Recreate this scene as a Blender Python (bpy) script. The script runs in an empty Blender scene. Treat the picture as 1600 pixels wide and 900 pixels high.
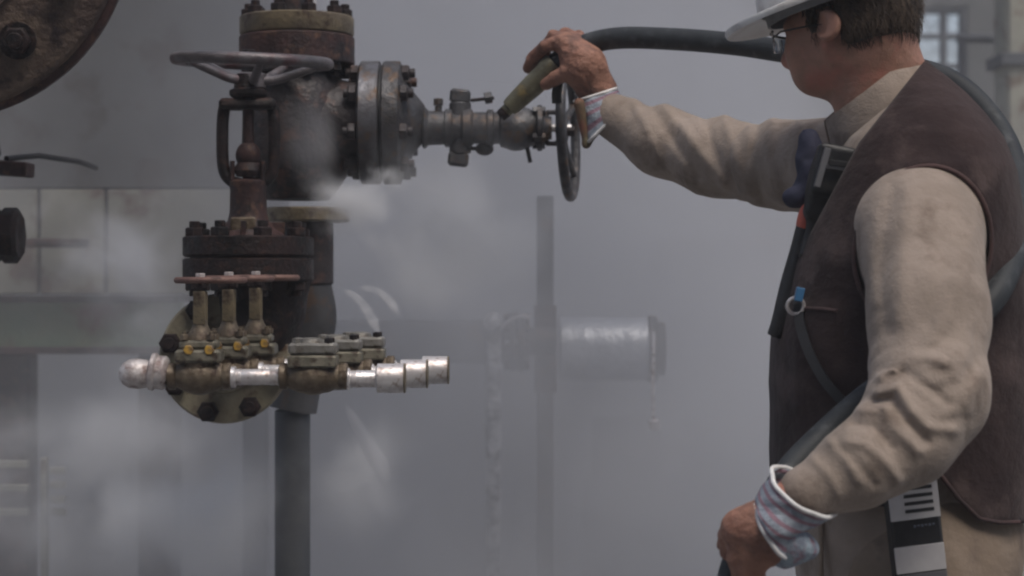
import bpy, math, random
import numpy as np
from mathutils import Vector, Matrix
random.seed(7)
R = math.radians
# ------------------------------------------------------------------ camera, world, sun, exposure
sc = bpy.context.scene
COL = sc.collection
CZ, FX = 1.30, 3111.1
cam_d = bpy.data.cameras.new('camera'); cam = bpy.data.objects.new('camera', cam_d); COL.objects.link(cam)
cam.location = (0, 0, CZ); cam.rotation_euler = (R(90), 0, 0)
cam_d.lens = 70; cam_d.sensor_width = 36; cam_d.clip_start = 0.05; cam_d.clip_end = 600
cam_d.dof.use_dof = True; cam_d.dof.focus_distance = 3.15; cam_d.dof.aperture_fstop = 4.5
sc.camera = cam
sc.render.engine = 'CYCLES'
sc.cycles.use_denoising = True
sc.cycles.max_bounces = 8; sc.cycles.volume_bounces = 3; sc.cycles.volume_max_steps = 200
sc.cycles.filter_width = 2.2
sc.view_settings.view_transform = 'Standard'; sc.view_settings.look = 'None'
sc.view_settings.gamma = 1; sc.view_settings.exposure = 0.28
SUN_EL, SUN_AZ = R(60), R(150)      # azimuth clockwise from +Y: behind the camera, to the right
world = bpy.data.worlds.new('World'); sc.world = world; world.use_nodes = True
wn = world.node_tree; bg = wn.nodes['Background']
sky = wn.nodes.new('ShaderNodeTexSky'); sky.sky_type = 'NISHITA'; sky.sun_disc = False
sky.sun_elevation = SUN_EL; sky.sun_rotation = SUN_AZ; sky.dust_density = 4.0; sky.air_density = 1.0; sky.ozone_density = 1.0
hs = wn.nodes.new('ShaderNodeHueSaturation'); hs.inputs['Saturation'].default_value = .85; wn.links.new(sky.outputs[0], hs.inputs['Color']); wn.links.new(hs.outputs[0], bg.inputs[0]); bg.inputs[1].default_value = 0.12
sun_d = bpy.data.lights.new('sun', 'SUN'); sun_d.energy = 1.2; sun_d.angle = R(25); sun_d.color = (1, .95, .88)
sun = bpy.data.objects.new('sun', sun_d); COL.objects.link(sun)
sdir = Vector((math.sin(SUN_AZ) * math.cos(SUN_EL), math.cos(SUN_AZ) * math.cos(SUN_EL), math.sin(SUN_EL)))
sun.rotation_euler = sdir.to_track_quat('Z', 'Y').to_euler(); sun.location = sdir * 20

def P(px, py, Y):
    return Vector(((px - 800) / FX * Y, Y, CZ - (py - 450) / FX * Y))
def S(Y): return FX / Y

# ------------------------------------------------------------------ materials
def mat(name, c1, c2=None, rough=.7, metal=0., scale=12., c3=None, scale3=40., lo=.4, hi=.6, bump=.0, bscale=150., rvar=.0,
        stretch=(1, 1, 1), spec=.5, sheen=0., bump2=0., bscale2=15.):
    m = bpy.data.materials.new(name); m.use_nodes = True
    nt = m.node_tree; N = nt.nodes; L = nt.links; b = N['Principled BSDF']
    b.inputs['Roughness'].default_value = rough; b.inputs['Metallic'].default_value = metal
    b.inputs['Specular IOR Level'].default_value = spec
    if sheen: b.inputs['Sheen Weight'].default_value = sheen; b.inputs['Sheen Roughness'].default_value = .5
    tc = N.new('ShaderNodeTexCoord'); mp = N.new('ShaderNodeMapping'); L.new(tc.outputs['Object'], mp.inputs[0])
    mp.inputs['Scale'].default_value = stretch
    def noise(sca, det=6, rgh=.6):
        n = N.new('ShaderNodeTexNoise'); n.inputs['Scale'].default_value = sca; n.inputs['Detail'].default_value = det
        n.inputs['Roughness'].default_value = rgh; L.new(mp.outputs[0], n.inputs['Vector']); return n
    b.inputs['Base Color'].default_value = (*c1, 1)
    src = None
    if c2:
        n = noise(scale); rp = N.new('ShaderNodeValToRGB'); L.new(n.outputs['Fac'], rp.inputs[0])
        rp.color_ramp.elements[0].position = lo; rp.color_ramp.elements[1].position = hi
        rp.color_ramp.elements[0].color = (*c1, 1); rp.color_ramp.elements[1].color = (*c2, 1)
        src = rp.outputs[0]
        if c3:
            n3 = noise(scale3); r3 = N.new('ShaderNodeValToRGB'); L.new(n3.outputs['Fac'], r3.inputs[0])
            r3.color_ramp.elements[0].position = .53; r3.color_ramp.elements[1].position = .66
            r3.color_ramp.elements[0].color = (0, 0, 0, 1); r3.color_ramp.elements[1].color = (1, 1, 1, 1)
            mx = N.new('ShaderNodeMix'); mx.data_type = 'RGBA'
            L.new(r3.outputs[0], mx.inputs['Factor']); L.new(src, mx.inputs[6]); mx.inputs[7].default_value = (*c3, 1)
            src = mx.outputs[2]
        L.new(src, b.inputs['Base Color'])
        if rvar:
            mr = N.new('ShaderNodeMapRange'); L.new(n.outputs['Fac'], mr.inputs[0])
            mr.inputs[1].default_value = .35; mr.inputs[2].default_value = .65
            mr.inputs[3].default_value = max(.05, rough - rvar); mr.inputs[4].default_value = min(1, rough + rvar)
            L.new(mr.outputs[0], b.inputs['Roughness'])
    last = None
    for bm_, bs in ((bump, bscale), (bump2, bscale2)):
        if bm_:
            n = noise(bs, 4); bp = N.new('ShaderNodeBump'); bp.inputs['Strength'].default_value = bm_
            bp.inputs['Distance'].default_value = .6 / bs; L.new(n.outputs['Fac'], bp.inputs['Height'])
            if last: L.new(last.outputs[0], bp.inputs['Normal'])
            last = bp
    if last: L.new(last.outputs[0], b.inputs['Normal'])
    return m

M = {}
M['rust'] = mat('rusty_iron', (.016, .010, .011), (.055, .026, .024), .58, .0, 18, (.10, .052, .035), 45, bump=.5, bscale=120, rvar=.15, spec=.35)
M['dark_rust'] = mat('dark_wet_iron', (.006, .0045, .005), (.018, .009, .009), .58, .0, 22, (.042, .020, .015), 60, bump=.6, bscale=110, rvar=.15, spec=.3)
M['grey_iron'] = mat('grey_purple_iron', (.022, .018, .020), (.05, .040, .042), .55, .2, 14, (.10, .055, .045), 30, bump=.5, bscale=90, rvar=.2)
M['steel'] = mat('flange_steel', (.15, .15, .165), (.075, .07, .072), .45, .5, 20, (.15, .09, .05), 25, bump=.3, bscale=120, rvar=.15)
M['branch'] = mat('weathered_branch_steel', (.085, .085, .09), (.05, .047, .05), .5, .45, 25, (.12, .08, .055), 35, bump=.4, bscale=120, rvar=.15)
M['brass'] = mat('tan_flange_face', (.26, .21, .13), (.15, .12, .085), .45, .3, 14, (.08, .055, .04), 40, bump=.4, bscale=120, rvar=.15)
M['wheel'] = mat('worn_handwheel', (.085, .078, .082), (.17, .155, .165), .4, .35, 9, (.085, .030, .032), 10, bump=.4, bscale=150, rvar=.15)
M['rose'] = mat('rusty_rose_handle', (.14, .075, .065), (.22, .13, .105), .6, .3, 30, (.07, .035, .03), 60, bump=.5, bscale=200)
M['bronze'] = mat('weathered_bronze', (.11, .082, .055), (.19, .15, .105), .45, .4, 30, (.055, .032, .022), 50, bump=.5, bscale=180, rvar=.15)
M['bonnet'] = mat('grey_green_bonnet', (.15, .14, .105), (.24, .22, .17), .45, .35, 40, (.07, .05, .035), 60, bump=.4, bscale=200, rvar=.12)
M['yellow'] = mat('yellow_paint', (.50, .30, .05), (.16, .10, .05), .5, 0, 90)
M['silver'] = mat('galvanised_pipe', (.82, .80, .80), (.62, .58, .58), .35, .55, 30, (.34, .27, .24), 70, bump=.25, bscale=200, rvar=.1)
M['cap'] = mat('scaled_silver_cap', (.66, .62, .61), (.40, .34, .33), .5, .4, 35, (.16, .10, .09), 60, bump=.6, bscale=150, rvar=.15)
M['disc'] = mat('tan_blind_flange', (.30, .27, .19), (.22, .19, .14), .55, .2, 18, (.12, .075, .05), 30, bump=.4, bscale=120, rvar=.1)
M['bigflange'] = mat('brown_vessel_flange', (.14, .10, .075), (.075, .05, .042), .6, .2, 12, (.035, .022, .022), 22, bump=.7, bscale=60, rvar=.15)
M['post'] = mat('grey_post_paint', (.075, .08, .09), (.10, .105, .115), .6, .2, 10, bump=.2)
M['dim_pipe'] = mat('dull_pipe', (.06, .06, .065), (.10, .10, .105), .6, .3, 8, (.12, .08, .06), 20, bump=.2)
M['insul'] = mat('aluminium_lagging', (.62, .64, .68), (.5, .52, .56), .38, .6, 8, bump=.3, bscale=30)
M['flaky'] = mat('flaking_pipe_lagging', (.18, .18, .19), (.62, .62, .64), .7, .0, 26, (.08, .08, .085), 40, bump=.8, bscale=40)
M['wall'] = mat('cladding', (.10, .105, .105), (.13, .13, .13), .8, 0, 1.2, (.08, .08, .08), 4, bump=.2, bscale=30)
M['panel'] = mat('cream_panel', (.34, .33, .27), (.24, .235, .2), .7, 0, 3, (.14, .10, .075), 9, bump=.2)
M['murk_tone_panel'] = mat('grey_panel_painted_murk', (.10, .10, .10), (.075, .075, .075), .7, 0, 3, (.06, .05, .045), 9, bump=.2)  # dark tone painted in for the dim murk above the cream panels
M['beam'] = mat('green_rusted_beam', (.14, .22, .13), (.20, .24, .14), .65, 0, 7, (.16, .05, .03), 5, bump=.4, bscale=40)
M['seam'] = mat('dark_seam', (.03, .025, .028), (.06, .04, .04), .7)
M['concrete'] = mat('concrete_ground', (.20, .195, .19), (.13, .13, .13), .8, 0, 2.5, (.09, .085, .08), 7, bump=.4, bscale=60)
M['hose'] = mat('rubber_hose', (.022, .025, .028), (.036, .041, .046), .6, 0, 25, (.07, .075, .08), 30, bump=.25, bscale=220, rvar=.1, spec=.35)
M['nozzle'] = mat('worn_brass_nozzle', (.20, .185, .12), (.11, .10, .07), .42, .45, 30, (.28, .21, .09), 30, bump=.4, bscale=150)
M['black'] = mat('black_plastic', (.009, .009, .010), (.016, .016, .018), .5, 0, 30, bump=.1)
M['navy'] = mat('navy_cloth', (.018, .020, .045), (.03, .032, .06), .85, 0, 40, bump=.5, bscale=300)
M['orange'] = mat('orange_red_rubber', (.50, .10, .06), (.38, .08, .06), .5, 0, 40)
M['blue'] = mat('blue_plastic', (.05, .16, .32), None, .4)
M['shirt'] = mat('khaki_work_shirt', (.35, .285, .24), (.28, .228, .19), .92, 0, 9, (.22, .172, .14), 13, bump=.55, bscale=330, sheen=.12, bump2=.22, bscale2=30, spec=.12)
M['trouser'] = mat('khaki_trousers', (.27, .215, .17), (.22, .17, .13), .92, 0, 8, (.17, .13, .105), 14, bump=.35, bscale=420, bump2=.2, bscale2=20, spec=.15)
M['vest'] = mat('brown_suede_vest', (.050, .033, .032), (.030, .019, .019), .9, 0, 7, (.076, .053, .050), 10, bump=.45, bscale=350, sheen=.10, bump2=.22, bscale2=16, spec=.12)
M['vest_edge'] = mat('vest_binding', (.085, .045, .042), (.05, .03, .03), .85, 0, 20, bump=.5, bscale=300)
M['skin'] = mat('skin', (.34, .185, .13), (.42, .215, .155), .5, 0, 40, (.46, .19, .14), 12, bump=.45, bscale=380, bump2=.25, bscale2=70)
M['leather'] = mat('tan_glove_leather', (.34, .170, .115), (.25, .115, .078), .66, 0, 16, (.15, .075, .055), 22, bump=.6, bscale=180, bump2=.5, bscale2=40)
M['white'] = mat('white_binding', (.78, .77, .76), (.65, .63, .62), .8, 0, 60, bump=.3)
M['hat'] = mat('scuffed_hat_plastic', (.80, .79, .77), (.70, .68, .66), .35, 0, 10, (.55, .52, .50), 18, bump=.1)
M['hatgrey'] = mat('grey_hat_lining', (.26, .27, .28), (.2, .2, .21), .6, 0, 20)
M['grey_plastic'] = mat('grey_plastic', (.13, .13, .14), None, .5)
M['label'] = mat('printed_label', (.62, .60, .60), (.55, .53, .54), .5, 0, 20)
def hair_mat():
    m = mat('dark_brown_hair', (.036, .023, .015), (.080, .052, .034), .6, 0, 60, (.13, .09, .062), 90, stretch=(1, 1, .28), bump=1., bscale=110)
    return m
M['hair'] = hair_mat()
def cuff_mat():
    m = mat('striped_glove_cloth', (.33, .37, .42), (.24, .27, .32), .9, 0, 60, bump=.6, bscale=300, bump2=.5, bscale2=40)
    nt = m.node_tree; N = nt.nodes; L = nt.links; b = N['Principled BSDF']
    src = b.inputs['Base Color'].links[0].from_socket
    uv = N.new('ShaderNodeUVMap'); w = N.new('ShaderNodeTexWave'); w.wave_type = 'BANDS'; w.bands_direction = 'Y'
    w.inputs['Scale'].default_value = .75; w.inputs['Distortion'].default_value = 3.5; w.inputs['Detail'].default_value = 2
    L.new(uv.outputs[0], w.inputs['Vector'])
    rp = N.new('ShaderNodeValToRGB'); rp.color_ramp.elements[0].position = .55; rp.color_ramp.elements[1].position = .75
    rp.color_ramp.elements[0].color = (0, 0, 0, 1); rp.color_ramp.elements[1].color = (1, 1, 1, 1)
    L.new(w.outputs['Fac'], rp.inputs[0])
    mx = N.new('ShaderNodeMix'); mx.data_type = 'RGBA'; L.new(rp.outputs[0], mx.inputs['Factor']); L.new(src, mx.inputs[6])
    mx.inputs[7].default_value = (.26, .16, .20, 1); L.new(mx.outputs[2], b.inputs['Base Color'])
    return m
M['cuff'] = cuff_mat()
M['cuff_cloth'] = mat('blue_white_glove_cloth', (.36, .44, .50), (.22, .25, .31), .9, 0, 70, (.30, .18, .22), 45, bump=.6, bscale=300, bump2=.4, bscale2=50)
def glass_mat():
    m = bpy.data.materials.new('clear_glass'); m.use_nodes = True; b = m.node_tree.nodes['Principled BSDF']
    b.inputs['Base Color'].default_value = (.9, .93, .93, 1); b.inputs['Transmission Weight'].default_value = 1
    b.inputs['Roughness'].default_value = .15; b.inputs['IOR'].default_value = 1.05
    return m
M['glass'] = glass_mat()
def lens_mat():
    m = bpy.data.materials.new('tinted_lens'); m.use_nodes = True; b = m.node_tree.nodes['Principled BSDF']
    b.inputs['Base Color'].default_value = (.35, .38, .42, 1); b.inputs['Transmission Weight'].default_value = .7
    b.inputs['Roughness'].default_value = .1; b.inputs['IOR'].default_value = 1.2
    return m
M['lens'] = lens_mat()

M['dark_boot'] = mat('worn_boot_leather', (.03, .024, .02), (.06, .045, .035), .6, 0, 20, bump=.3)
M['bronze_cloth'] = mat('olive_leather_edge', (.12, .10, .055), (.20, .08, .05), .7, 0, 22, bump=.5)
M['faint'] = mat('faint_blue_grey_print', (.10, .12, .16), None, .6)

# ------------------------------------------------------------------ object helpers
def tag(o, label=None, cat=None, group=None, kind=None):
    if label: o['label'] = label
    if cat: o['category'] = cat
    if group: o['group'] = group
    if kind: o['kind'] = kind
    return o
def empty(name, loc, label, cat, group=None):
    o = bpy.data.objects.new(name, None); o.empty_display_size = .05; COL.objects.link(o); o.location = loc
    return tag(o, label, cat, group)
def mkobj(name, verts, faces, m, parent=None, origin=None, smooth=True, angle=40, uvs=None):
    """verts in world space; origin = where the object's own origin goes (for a part: its thing's base)"""
    if origin is None:
        origin = Vector((0, 0, 0))
        if parent is not None:
            q = parent
            while q.parent is not None: q = q.parent
            origin = q.location.copy()
    v = np.asarray(verts, dtype=np.float64) - np.array(origin)
    me = bpy.data.meshes.new(name); me.from_pydata(v.tolist(), [], faces if isinstance(faces, list) else faces.tolist())
    me.update()
    if uvs is not None:
        ul = me.uv_layers.new(name='UVMap')
        li = np.zeros(len(me.loops), dtype=np.int32); me.loops.foreach_get('vertex_index', li)
        ul.data.foreach_set('uv', np.asarray(uvs, dtype=np.float32)[li].ravel())
    me.materials.append(m)
    if smooth:
        me.polygons.foreach_set('use_smooth', [True] * len(me.polygons))
        if angle < 180: me.set_sharp_from_angle(angle=R(angle))
    o = bpy.data.objects.new(name, me); COL.objects.link(o)
    if parent is not None: o.parent = parent
    else: o.location = origin
    return o
def frame(axis):
    a = Vector(axis).normalized(); h = Vector((0, 0, 1)) if abs(a.z) < .9 else Vector((1, 0, 0))
    u = h.cross(a).normalized(); v = a.cross(u).normalized(); return a, u, v
def cr(pts, n):
    """catmull-rom through pts (any dimension), n samples per span"""
    p = [np.array(q, dtype=float) for q in pts]; p = [2 * p[0] - p[1]] + p + [2 * p[-1] - p[-2]]; out = []
    for i in range(1, len(p) - 2):
        for k in range(n):
            t = k / n; a, b, c, d = p[i - 1], p[i], p[i + 1], p[i + 2]
            out.append(.5 * (2 * b + (c - a) * t + (2 * a - 5 * b + 4 * c - d) * t * t + (3 * b - a - 3 * c + d) * t ** 3))
    out.append(p[-2]); return out
class MB:
    def __init__(s): s.v = []; s.f = []
    def add(s, vs, fs):
        o = len(s.v); s.v += [tuple(x) for x in vs]; s.f += [[i + o for i in f] for f in fs]; return s
    def lathe(s, p0, axis, prof, n=32, jit=0.):
        """prof: (distance along the axis, radius) pairs"""
        a, u, v = frame(axis); p0 = Vector(p0); vs = []; fs = []
        for (t, r) in prof:
            for k in range(n):
                q = 2 * math.pi * k / n; rr = r * (1 + jit * (random.random() - .5)) if jit else r
                vs.append(p0 + a * t + (u * math.cos(q) + v * math.sin(q)) * rr)
        m = len(prof)
        for i in range(m - 1):
            for k in range(n):
                k2 = (k + 1) % n; fs.append([i * n + k, i * n + k2, (i + 1) * n + k2, (i + 1) * n + k])
        fs.append(list(range(n))[::-1]); fs.append([(m - 1) * n + k for k in range(n)])
        return s.add(vs, fs)
    def cyl(s, p0, p1, r0, r1=None, n=28, ch=None):
        p0 = Vector(p0); p1 = Vector(p1); L = (p1 - p0).length; r1 = r0 if r1 is None else r1
        ch = min(.12 * min(r0, r1), .2 * L, .003) if ch is None else ch
        return s.lathe(p0, p1 - p0, [(0, r0 - ch), (ch, r0), (L - ch, r1), (L, r1 - ch)], n)
    def hexnut(s, p0, p1, r, n=6): 
        p0 = Vector(p0); p1 = Vector(p1); L = (p1 - p0).length; c = .12 * r
        return s.lathe(p0, p1 - p0, [(0, r * .88), (c, r), (L - c, r), (L, r * .85)], n)
    def tube(s, path, rad, n=16, caps=True):
        path = [Vector(p) for p in path]; N = len(path)
        rad = [rad] * N if not hasattr(rad, '__len__') else rad
        vs = []; fs = []; up = None
        for i in range(N):
            t = (path[min(i + 1, N - 1)] - path[max(i - 1, 0)]).normalized()
            if up is None: _, u, v = frame(t); 
            else:
                u = (up - t * up.dot(t)).normalized(); v = t.cross(u)
            up = u
            for k in range(n):
                q = 2 * math.pi * k / n; vs.append(path[i] + (u * math.cos(q) + v * math.sin(q)) * rad[i])
        for i in range(N - 1):
            for k in range(n):
                k2 = (k + 1) % n; fs.append([i * n + k, i * n + k2, (i + 1) * n + k2, (i + 1) * n + k])
        if caps: fs.append(list(range(n))[::-1]); fs.append([(N - 1) * n + k for k in range(n)])
        return s.add(vs, fs)
    def torus(s, c, axis, Rr, r, n=48, m=12):
        a, u, v = frame(axis); c = Vector(c); vs = []; fs = []
        for i in range(n):
            q = 2 * math.pi * i / n; d = u * math.cos(q) + v * math.sin(q)
            for k in range(m):
                w = 2 * math.pi * k / m; vs.append(c + d * (Rr + r * math.cos(w)) + a * (r * math.sin(w)))
        for i in range(n):
            for k in range(m):
                i2 = (i + 1) % n; k2 = (k + 1) % m; fs.append([i * m + k, i2 * m + k, i2 * m + k2, i * m + k2])
        return s.add(vs, fs)
    def box(s, c, size, rot=None, ch=None):
        c = Vector(c); h = [x / 2 for x in size]; ch = min(size) * .08 if ch is None else ch; rot = rot or Matrix.Identity(3)
        # chamfered box: three insets per corner
        vs = []; idx = {}
        for sx in (-1, 1):
            for sy in (-1, 1):
                for sz in (-1, 1):
                    for a in range(3):
                        d = [sx * (h[0] - ch), sy * (h[1] - ch), sz * (h[2] - ch)]
                        d[a] = (sx, sy, sz)[a] * h[a]
                        idx[(sx, sy, sz, a)] = len(vs); vs.append(c + rot @ Vector(d))
        fs = []
        for a in range(3):
            b, e = [i for i in range(3) if i != a]
            for sg in (-1, 1):
                loop = []
                for (p, q) in ((-1, -1), (1, -1), (1, 1), (-1, 1)):
                    k = [0, 0, 0]; k[a] = sg; k[b] = p; k[e] = q; loop.append(idx[(*k, a)])
                if (sg > 0) == (a == 1): loop = loop[::-1]
                fs.append(loop)
        for a in range(3):       # edges along axis a
            b, e = [i for i in range(3) if i != a]
            for p in (-1, 1):
                for q in (-1, 1):
                    k0 = [0, 0, 0]; k0[a] = -1; k0[b] = p; k0[e] = q; k1 = list(k0); k1[a] = 1
                    fs.append([idx[(*k0, b)], idx[(*k1, b)], idx[(*k1, e)], idx[(*k0, e)]])
        for sx in (-1, 1):
            for sy in (-1, 1):
                for sz in (-1, 1): fs.append([idx[(sx, sy, sz, a)] for a in range(3)])
        return s.add(vs, fs)
    def ball(s, c, r, sc3=(1, 1, 1), n=20, m=12, rot=None):
        c = Vector(c); vs = [];fs = []; rot = rot or Matrix.Identity(3)
        for i in range(m + 1):
            th = math.pi * (i + .001) / (m + .002)
            for k in range(n):
                q = 2 * math.pi * k / n
                vs.append(c + rot @ Vector((r * sc3[0] * math.sin(th) * math.cos(q), r * sc3[1] * math.sin(th) * math.sin(q), r * sc3[2] * math.cos(th))))
        for i in range(m):
            for k in range(n):
                k2 = (k + 1) % n; fs.append([i * n + k, (i + 1) * n + k, (i + 1) * n + k2, i * n + k2])
        fs.append(list(range(n))); fs.append([m * n + k for k in range(n)][::-1])
        return s.add(vs, fs)
    def build(s, name, m, parent=None, origin=None, label=None, angle=40):
        o = mkobj(name, s.v, s.f, m, parent, origin, angle=angle)
        if label: o['label'] = label
        return o
def rotm(ax, deg): return Matrix.Rotation(R(deg), 3, ax)
def copy_tree(o, parent=None):
    c = o.copy(); COL.objects.link(c); c.parent = parent
    for ch in list(o.children): copy_tree(ch, c)
    return c

# ------------------------------------------------------------------ implicit-surface helpers (numpy)
def vnoise(p, seed=0):
    i = np.floor(p).astype(np.int64); f = (p - i).astype(np.float32); u = f * f * (3 - 2 * f)
    def h(x, y, z):
        n = (x * 374761393 + y * 668265263 + z * 2147483647 + seed * 1274126177) & 0xffffffff
        n = ((n ^ (n >> 13)) * 1274126177) & 0xffffffff
        return ((n ^ (n >> 16)) & 0xffff).astype(np.float32) / 32767.5 - 1
    x, y, z = i[:, 0], i[:, 1], i[:, 2]; r = 0
    for dx in (0, 1):
        wx = u[:, 0] if dx else 1 - u[:, 0]
        for dy in (0, 1):
            wy = u[:, 1] if dy else 1 - u[:, 1]
            for dz in (0, 1):
                wz = u[:, 2] if dz else 1 - u[:, 2]
                r = r + wx * wy * wz * h(x + dx, y + dy, z + dz)
    return r
def fbm(p, seed=0, o=3):
    r = 0; a = 1.; s_ = 0
    for k in range(o): r = r + a * vnoise(p * 2 ** k, seed + k); s_ += a; a *= .5
    return r / s_
def smin(a, b, k): h = np.maximum(k - np.abs(a - b), 0) / k; return np.minimum(a, b) - h * h * k * .25
def smax(a, b, k): return -smin(-a, -b, k)
def cone(p, a, b, ra, rb, flat=None):
    a = np.array(a, dtype=np.float32); b = np.array(b, dtype=np.float32); ba = b - a; pa = p - a
    h = np.clip((pa @ ba) / (ba @ ba), 0, 1); return np.linalg.norm(pa - h[:, None] * ba, axis=1) - (ra + (rb - ra) * h)
def polycone(p, pts, rads):
    """distance to a chain of tapered capsules, and the running length at the nearest point"""
    best = None; t = None; L0 = 0.
    for i in range(len(pts) - 1):
        a = np.array(pts[i], dtype=np.float32); b = np.array(pts[i + 1], dtype=np.float32); ba = b - a; L = float(np.linalg.norm(ba))
        h = np.clip(((p - a) @ ba) / (ba @ ba), 0, 1); d = np.linalg.norm(p - a - h[:, None] * ba, axis=1) - (rads[i] + (rads[i + 1] - rads[i]) * h)
        if best is None: best = d; t = L0 + h * L
        else:
            m = d < best; t = np.where(m, L0 + h * L, t); best = smin(best, d, .03)
        L0 += L
    return best, t
def ell(p, c, r, rot=None):
    q = p - np.array(c, dtype=np.float32)
    if rot is not None: q = q @ np.array(rot, dtype=np.float32)       # world -> local: columns of rot are the local axes
    r = np.array(r, dtype=np.float32); k0 = np.linalg.norm(q / r, axis=1); k1 = np.linalg.norm(q / (r * r), axis=1)
    return k0 * (k0 - 1) / np.maximum(k1, 1e-6)
def boxd(p, c, hs, rot=None, rr=.005):
    q = p - np.array(c, dtype=np.float32)
    if rot is not None: q = q @ np.array(rot, dtype=np.float32)
    q = np.abs(q) - (np.array(hs, dtype=np.float32) - rr)
    return np.linalg.norm(np.maximum(q, 0), axis=1) + np.minimum(q.max(axis=1), 0) - rr
def mesh_sdf(fn, lo, hi, h, B=12, safe=2.2):
    lo = np.array(lo, dtype=np.float32); hi = np.array(hi, dtype=np.float32)
    nb = np.maximum(1, np.ceil((hi - lo) / (h * B)).astype(int)); n = nb * B + 1
    D = np.full(tuple(n), 1., dtype=np.float32)
    bi = np.stack(np.meshgrid(*[np.arange(k) for k in nb], indexing='ij'), -1).reshape(-1, 3)
    cen = lo + (bi + .5) * (B * h); dc = fn(cen.astype(np.float32)); diag = B * h * .87
    g = np.stack(np.meshgrid(*[np.arange(B + 1)] * 3, indexing='ij'), -1).reshape(-1, 3)
    near = np.abs(dc) < diag * safe
    for b, d in zip(bi[~near], dc[~near]):
        if d < 0: D[b[0]*B:b[0]*B+B+1, b[1]*B:b[1]*B+B+1, b[2]*B:b[2]*B+B+1] = -1
    nbk = bi[near]; CH = 150
    for c0 in range(0, len(nbk), CH):
        bb = nbk[c0:c0 + CH]; pts = (lo + ((bb[:, None, :] * B + g[None]) * h)).reshape(-1, 3).astype(np.float32)
        dd = fn(pts).reshape(len(bb), B + 1, B + 1, B + 1)
        for b, d in zip(bb, dd): D[b[0]*B:b[0]*B+B+1, b[1]*B:b[1]*B+B+1, b[2]*B:b[2]*B+B+1] = d
    D[0] = 1; D[-1] = 1; D[:, 0] = 1; D[:, -1] = 1; D[:, :, 0] = 1; D[:, :, -1] = 1
    ins = D < 0; cs = [slice(None, -1), slice(1, None)]
    cnt = np.zeros(tuple(n - 1), dtype=np.uint8)
    for a in (0, 1):
        for b in (0, 1):
            for c in (0, 1): cnt += ins[cs[a], cs[b], cs[c]]
    act = (cnt > 0) & (cnt < 8); idx = np.argwhere(act); vid = np.full(act.shape, -1, dtype=np.int64); vid[act] = np.arange(len(idx))
    acc = np.zeros((len(idx), 3)); num = np.zeros(len(idx))
    cor = [(a, b, c) for a in (0, 1) for b in (0, 1) for c in (0, 1)]
    for c0 in cor:
        for ax in range(3):
            if c0[ax]: continue
            c1 = list(c0); c1[ax] = 1
            i0 = idx + np.array(c0); i1 = idx + np.array(c1)
            d0 = D[i0[:, 0], i0[:, 1], i0[:, 2]]; d1 = D[i1[:, 0], i1[:, 1], i1[:, 2]]; m = (d0 < 0) != (d1 < 0)
            t = np.zeros(len(idx)); t[m] = d0[m] / (d0[m] - d1[m]); pos = np.array(c0) + np.zeros((len(idx), 3)); pos[:, ax] = t
            acc[m] += pos[m]; num[m] += 1
    V = lo + (idx + acc / num[:, None]) * h
    F = []
    for ax in range(3):
        o1, o2 = [(1, 2), (2, 0), (0, 1)][ax]
        s0 = [slice(None)] * 3; s1 = [slice(None)] * 3; s0[ax] = slice(None, -1); s1[ax] = slice(1, None)
        a = ins[tuple(s0)]; b = ins[tuple(s1)]; e = np.argwhere(a != b)
        e = e[(e[:, o1] > 0) & (e[:, o2] > 0) & (e[:, o1] < n[o1] - 1) & (e[:, o2] < n[o2] - 1)]
        fl = a[e[:, 0], e[:, 1], e[:, 2]]; q = []
        for (u, v) in ((1, 1), (0, 1), (0, 0), (1, 0)):
            k = e.copy(); k[:, o1] -= u; k[:, o2] -= v; q.append(vid[k[:, 0], k[:, 1], k[:, 2]])
        q = np.stack(q, 1); q[~fl] = q[~fl][:, ::-1]; F.append(q)
    F = np.concatenate(F); return V, F
def relax(V, F, it=2, lam=.5):
    """light laplacian smoothing"""
    V = V.copy(); e = np.concatenate([F[:, [0, 1]], F[:, [1, 2]], F[:, [2, 3]], F[:, [3, 0]]])
    n = len(V); cn = np.bincount(e.ravel(), minlength=n).astype(float)
    for _ in range(it):
        s_ = np.zeros_like(V)
        for k in range(3): s_[:, k] = np.bincount(e[:, 0], V[e[:, 1], k], n) + np.bincount(e[:, 1], V[e[:, 0], k], n)
        V += lam * (s_ / np.maximum(cn, 1)[:, None] - V)
    return V
def proj(p):
    Y = np.maximum(p[:, 1], .2); return 800 + p[:, 0] / Y * FX, 450 - (p[:, 2] - CZ) / Y * FX
# ================================================================== THE SETTING
g = MB(); g.add([(-75, -75, 0), (75, -75, 0), (75, 75, 0), (-75, 75, 0)], [[0, 1, 2, 3]])
tag(g.build('ground', M['concrete']), 'wet concrete yard floor', kind='structure')

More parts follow.
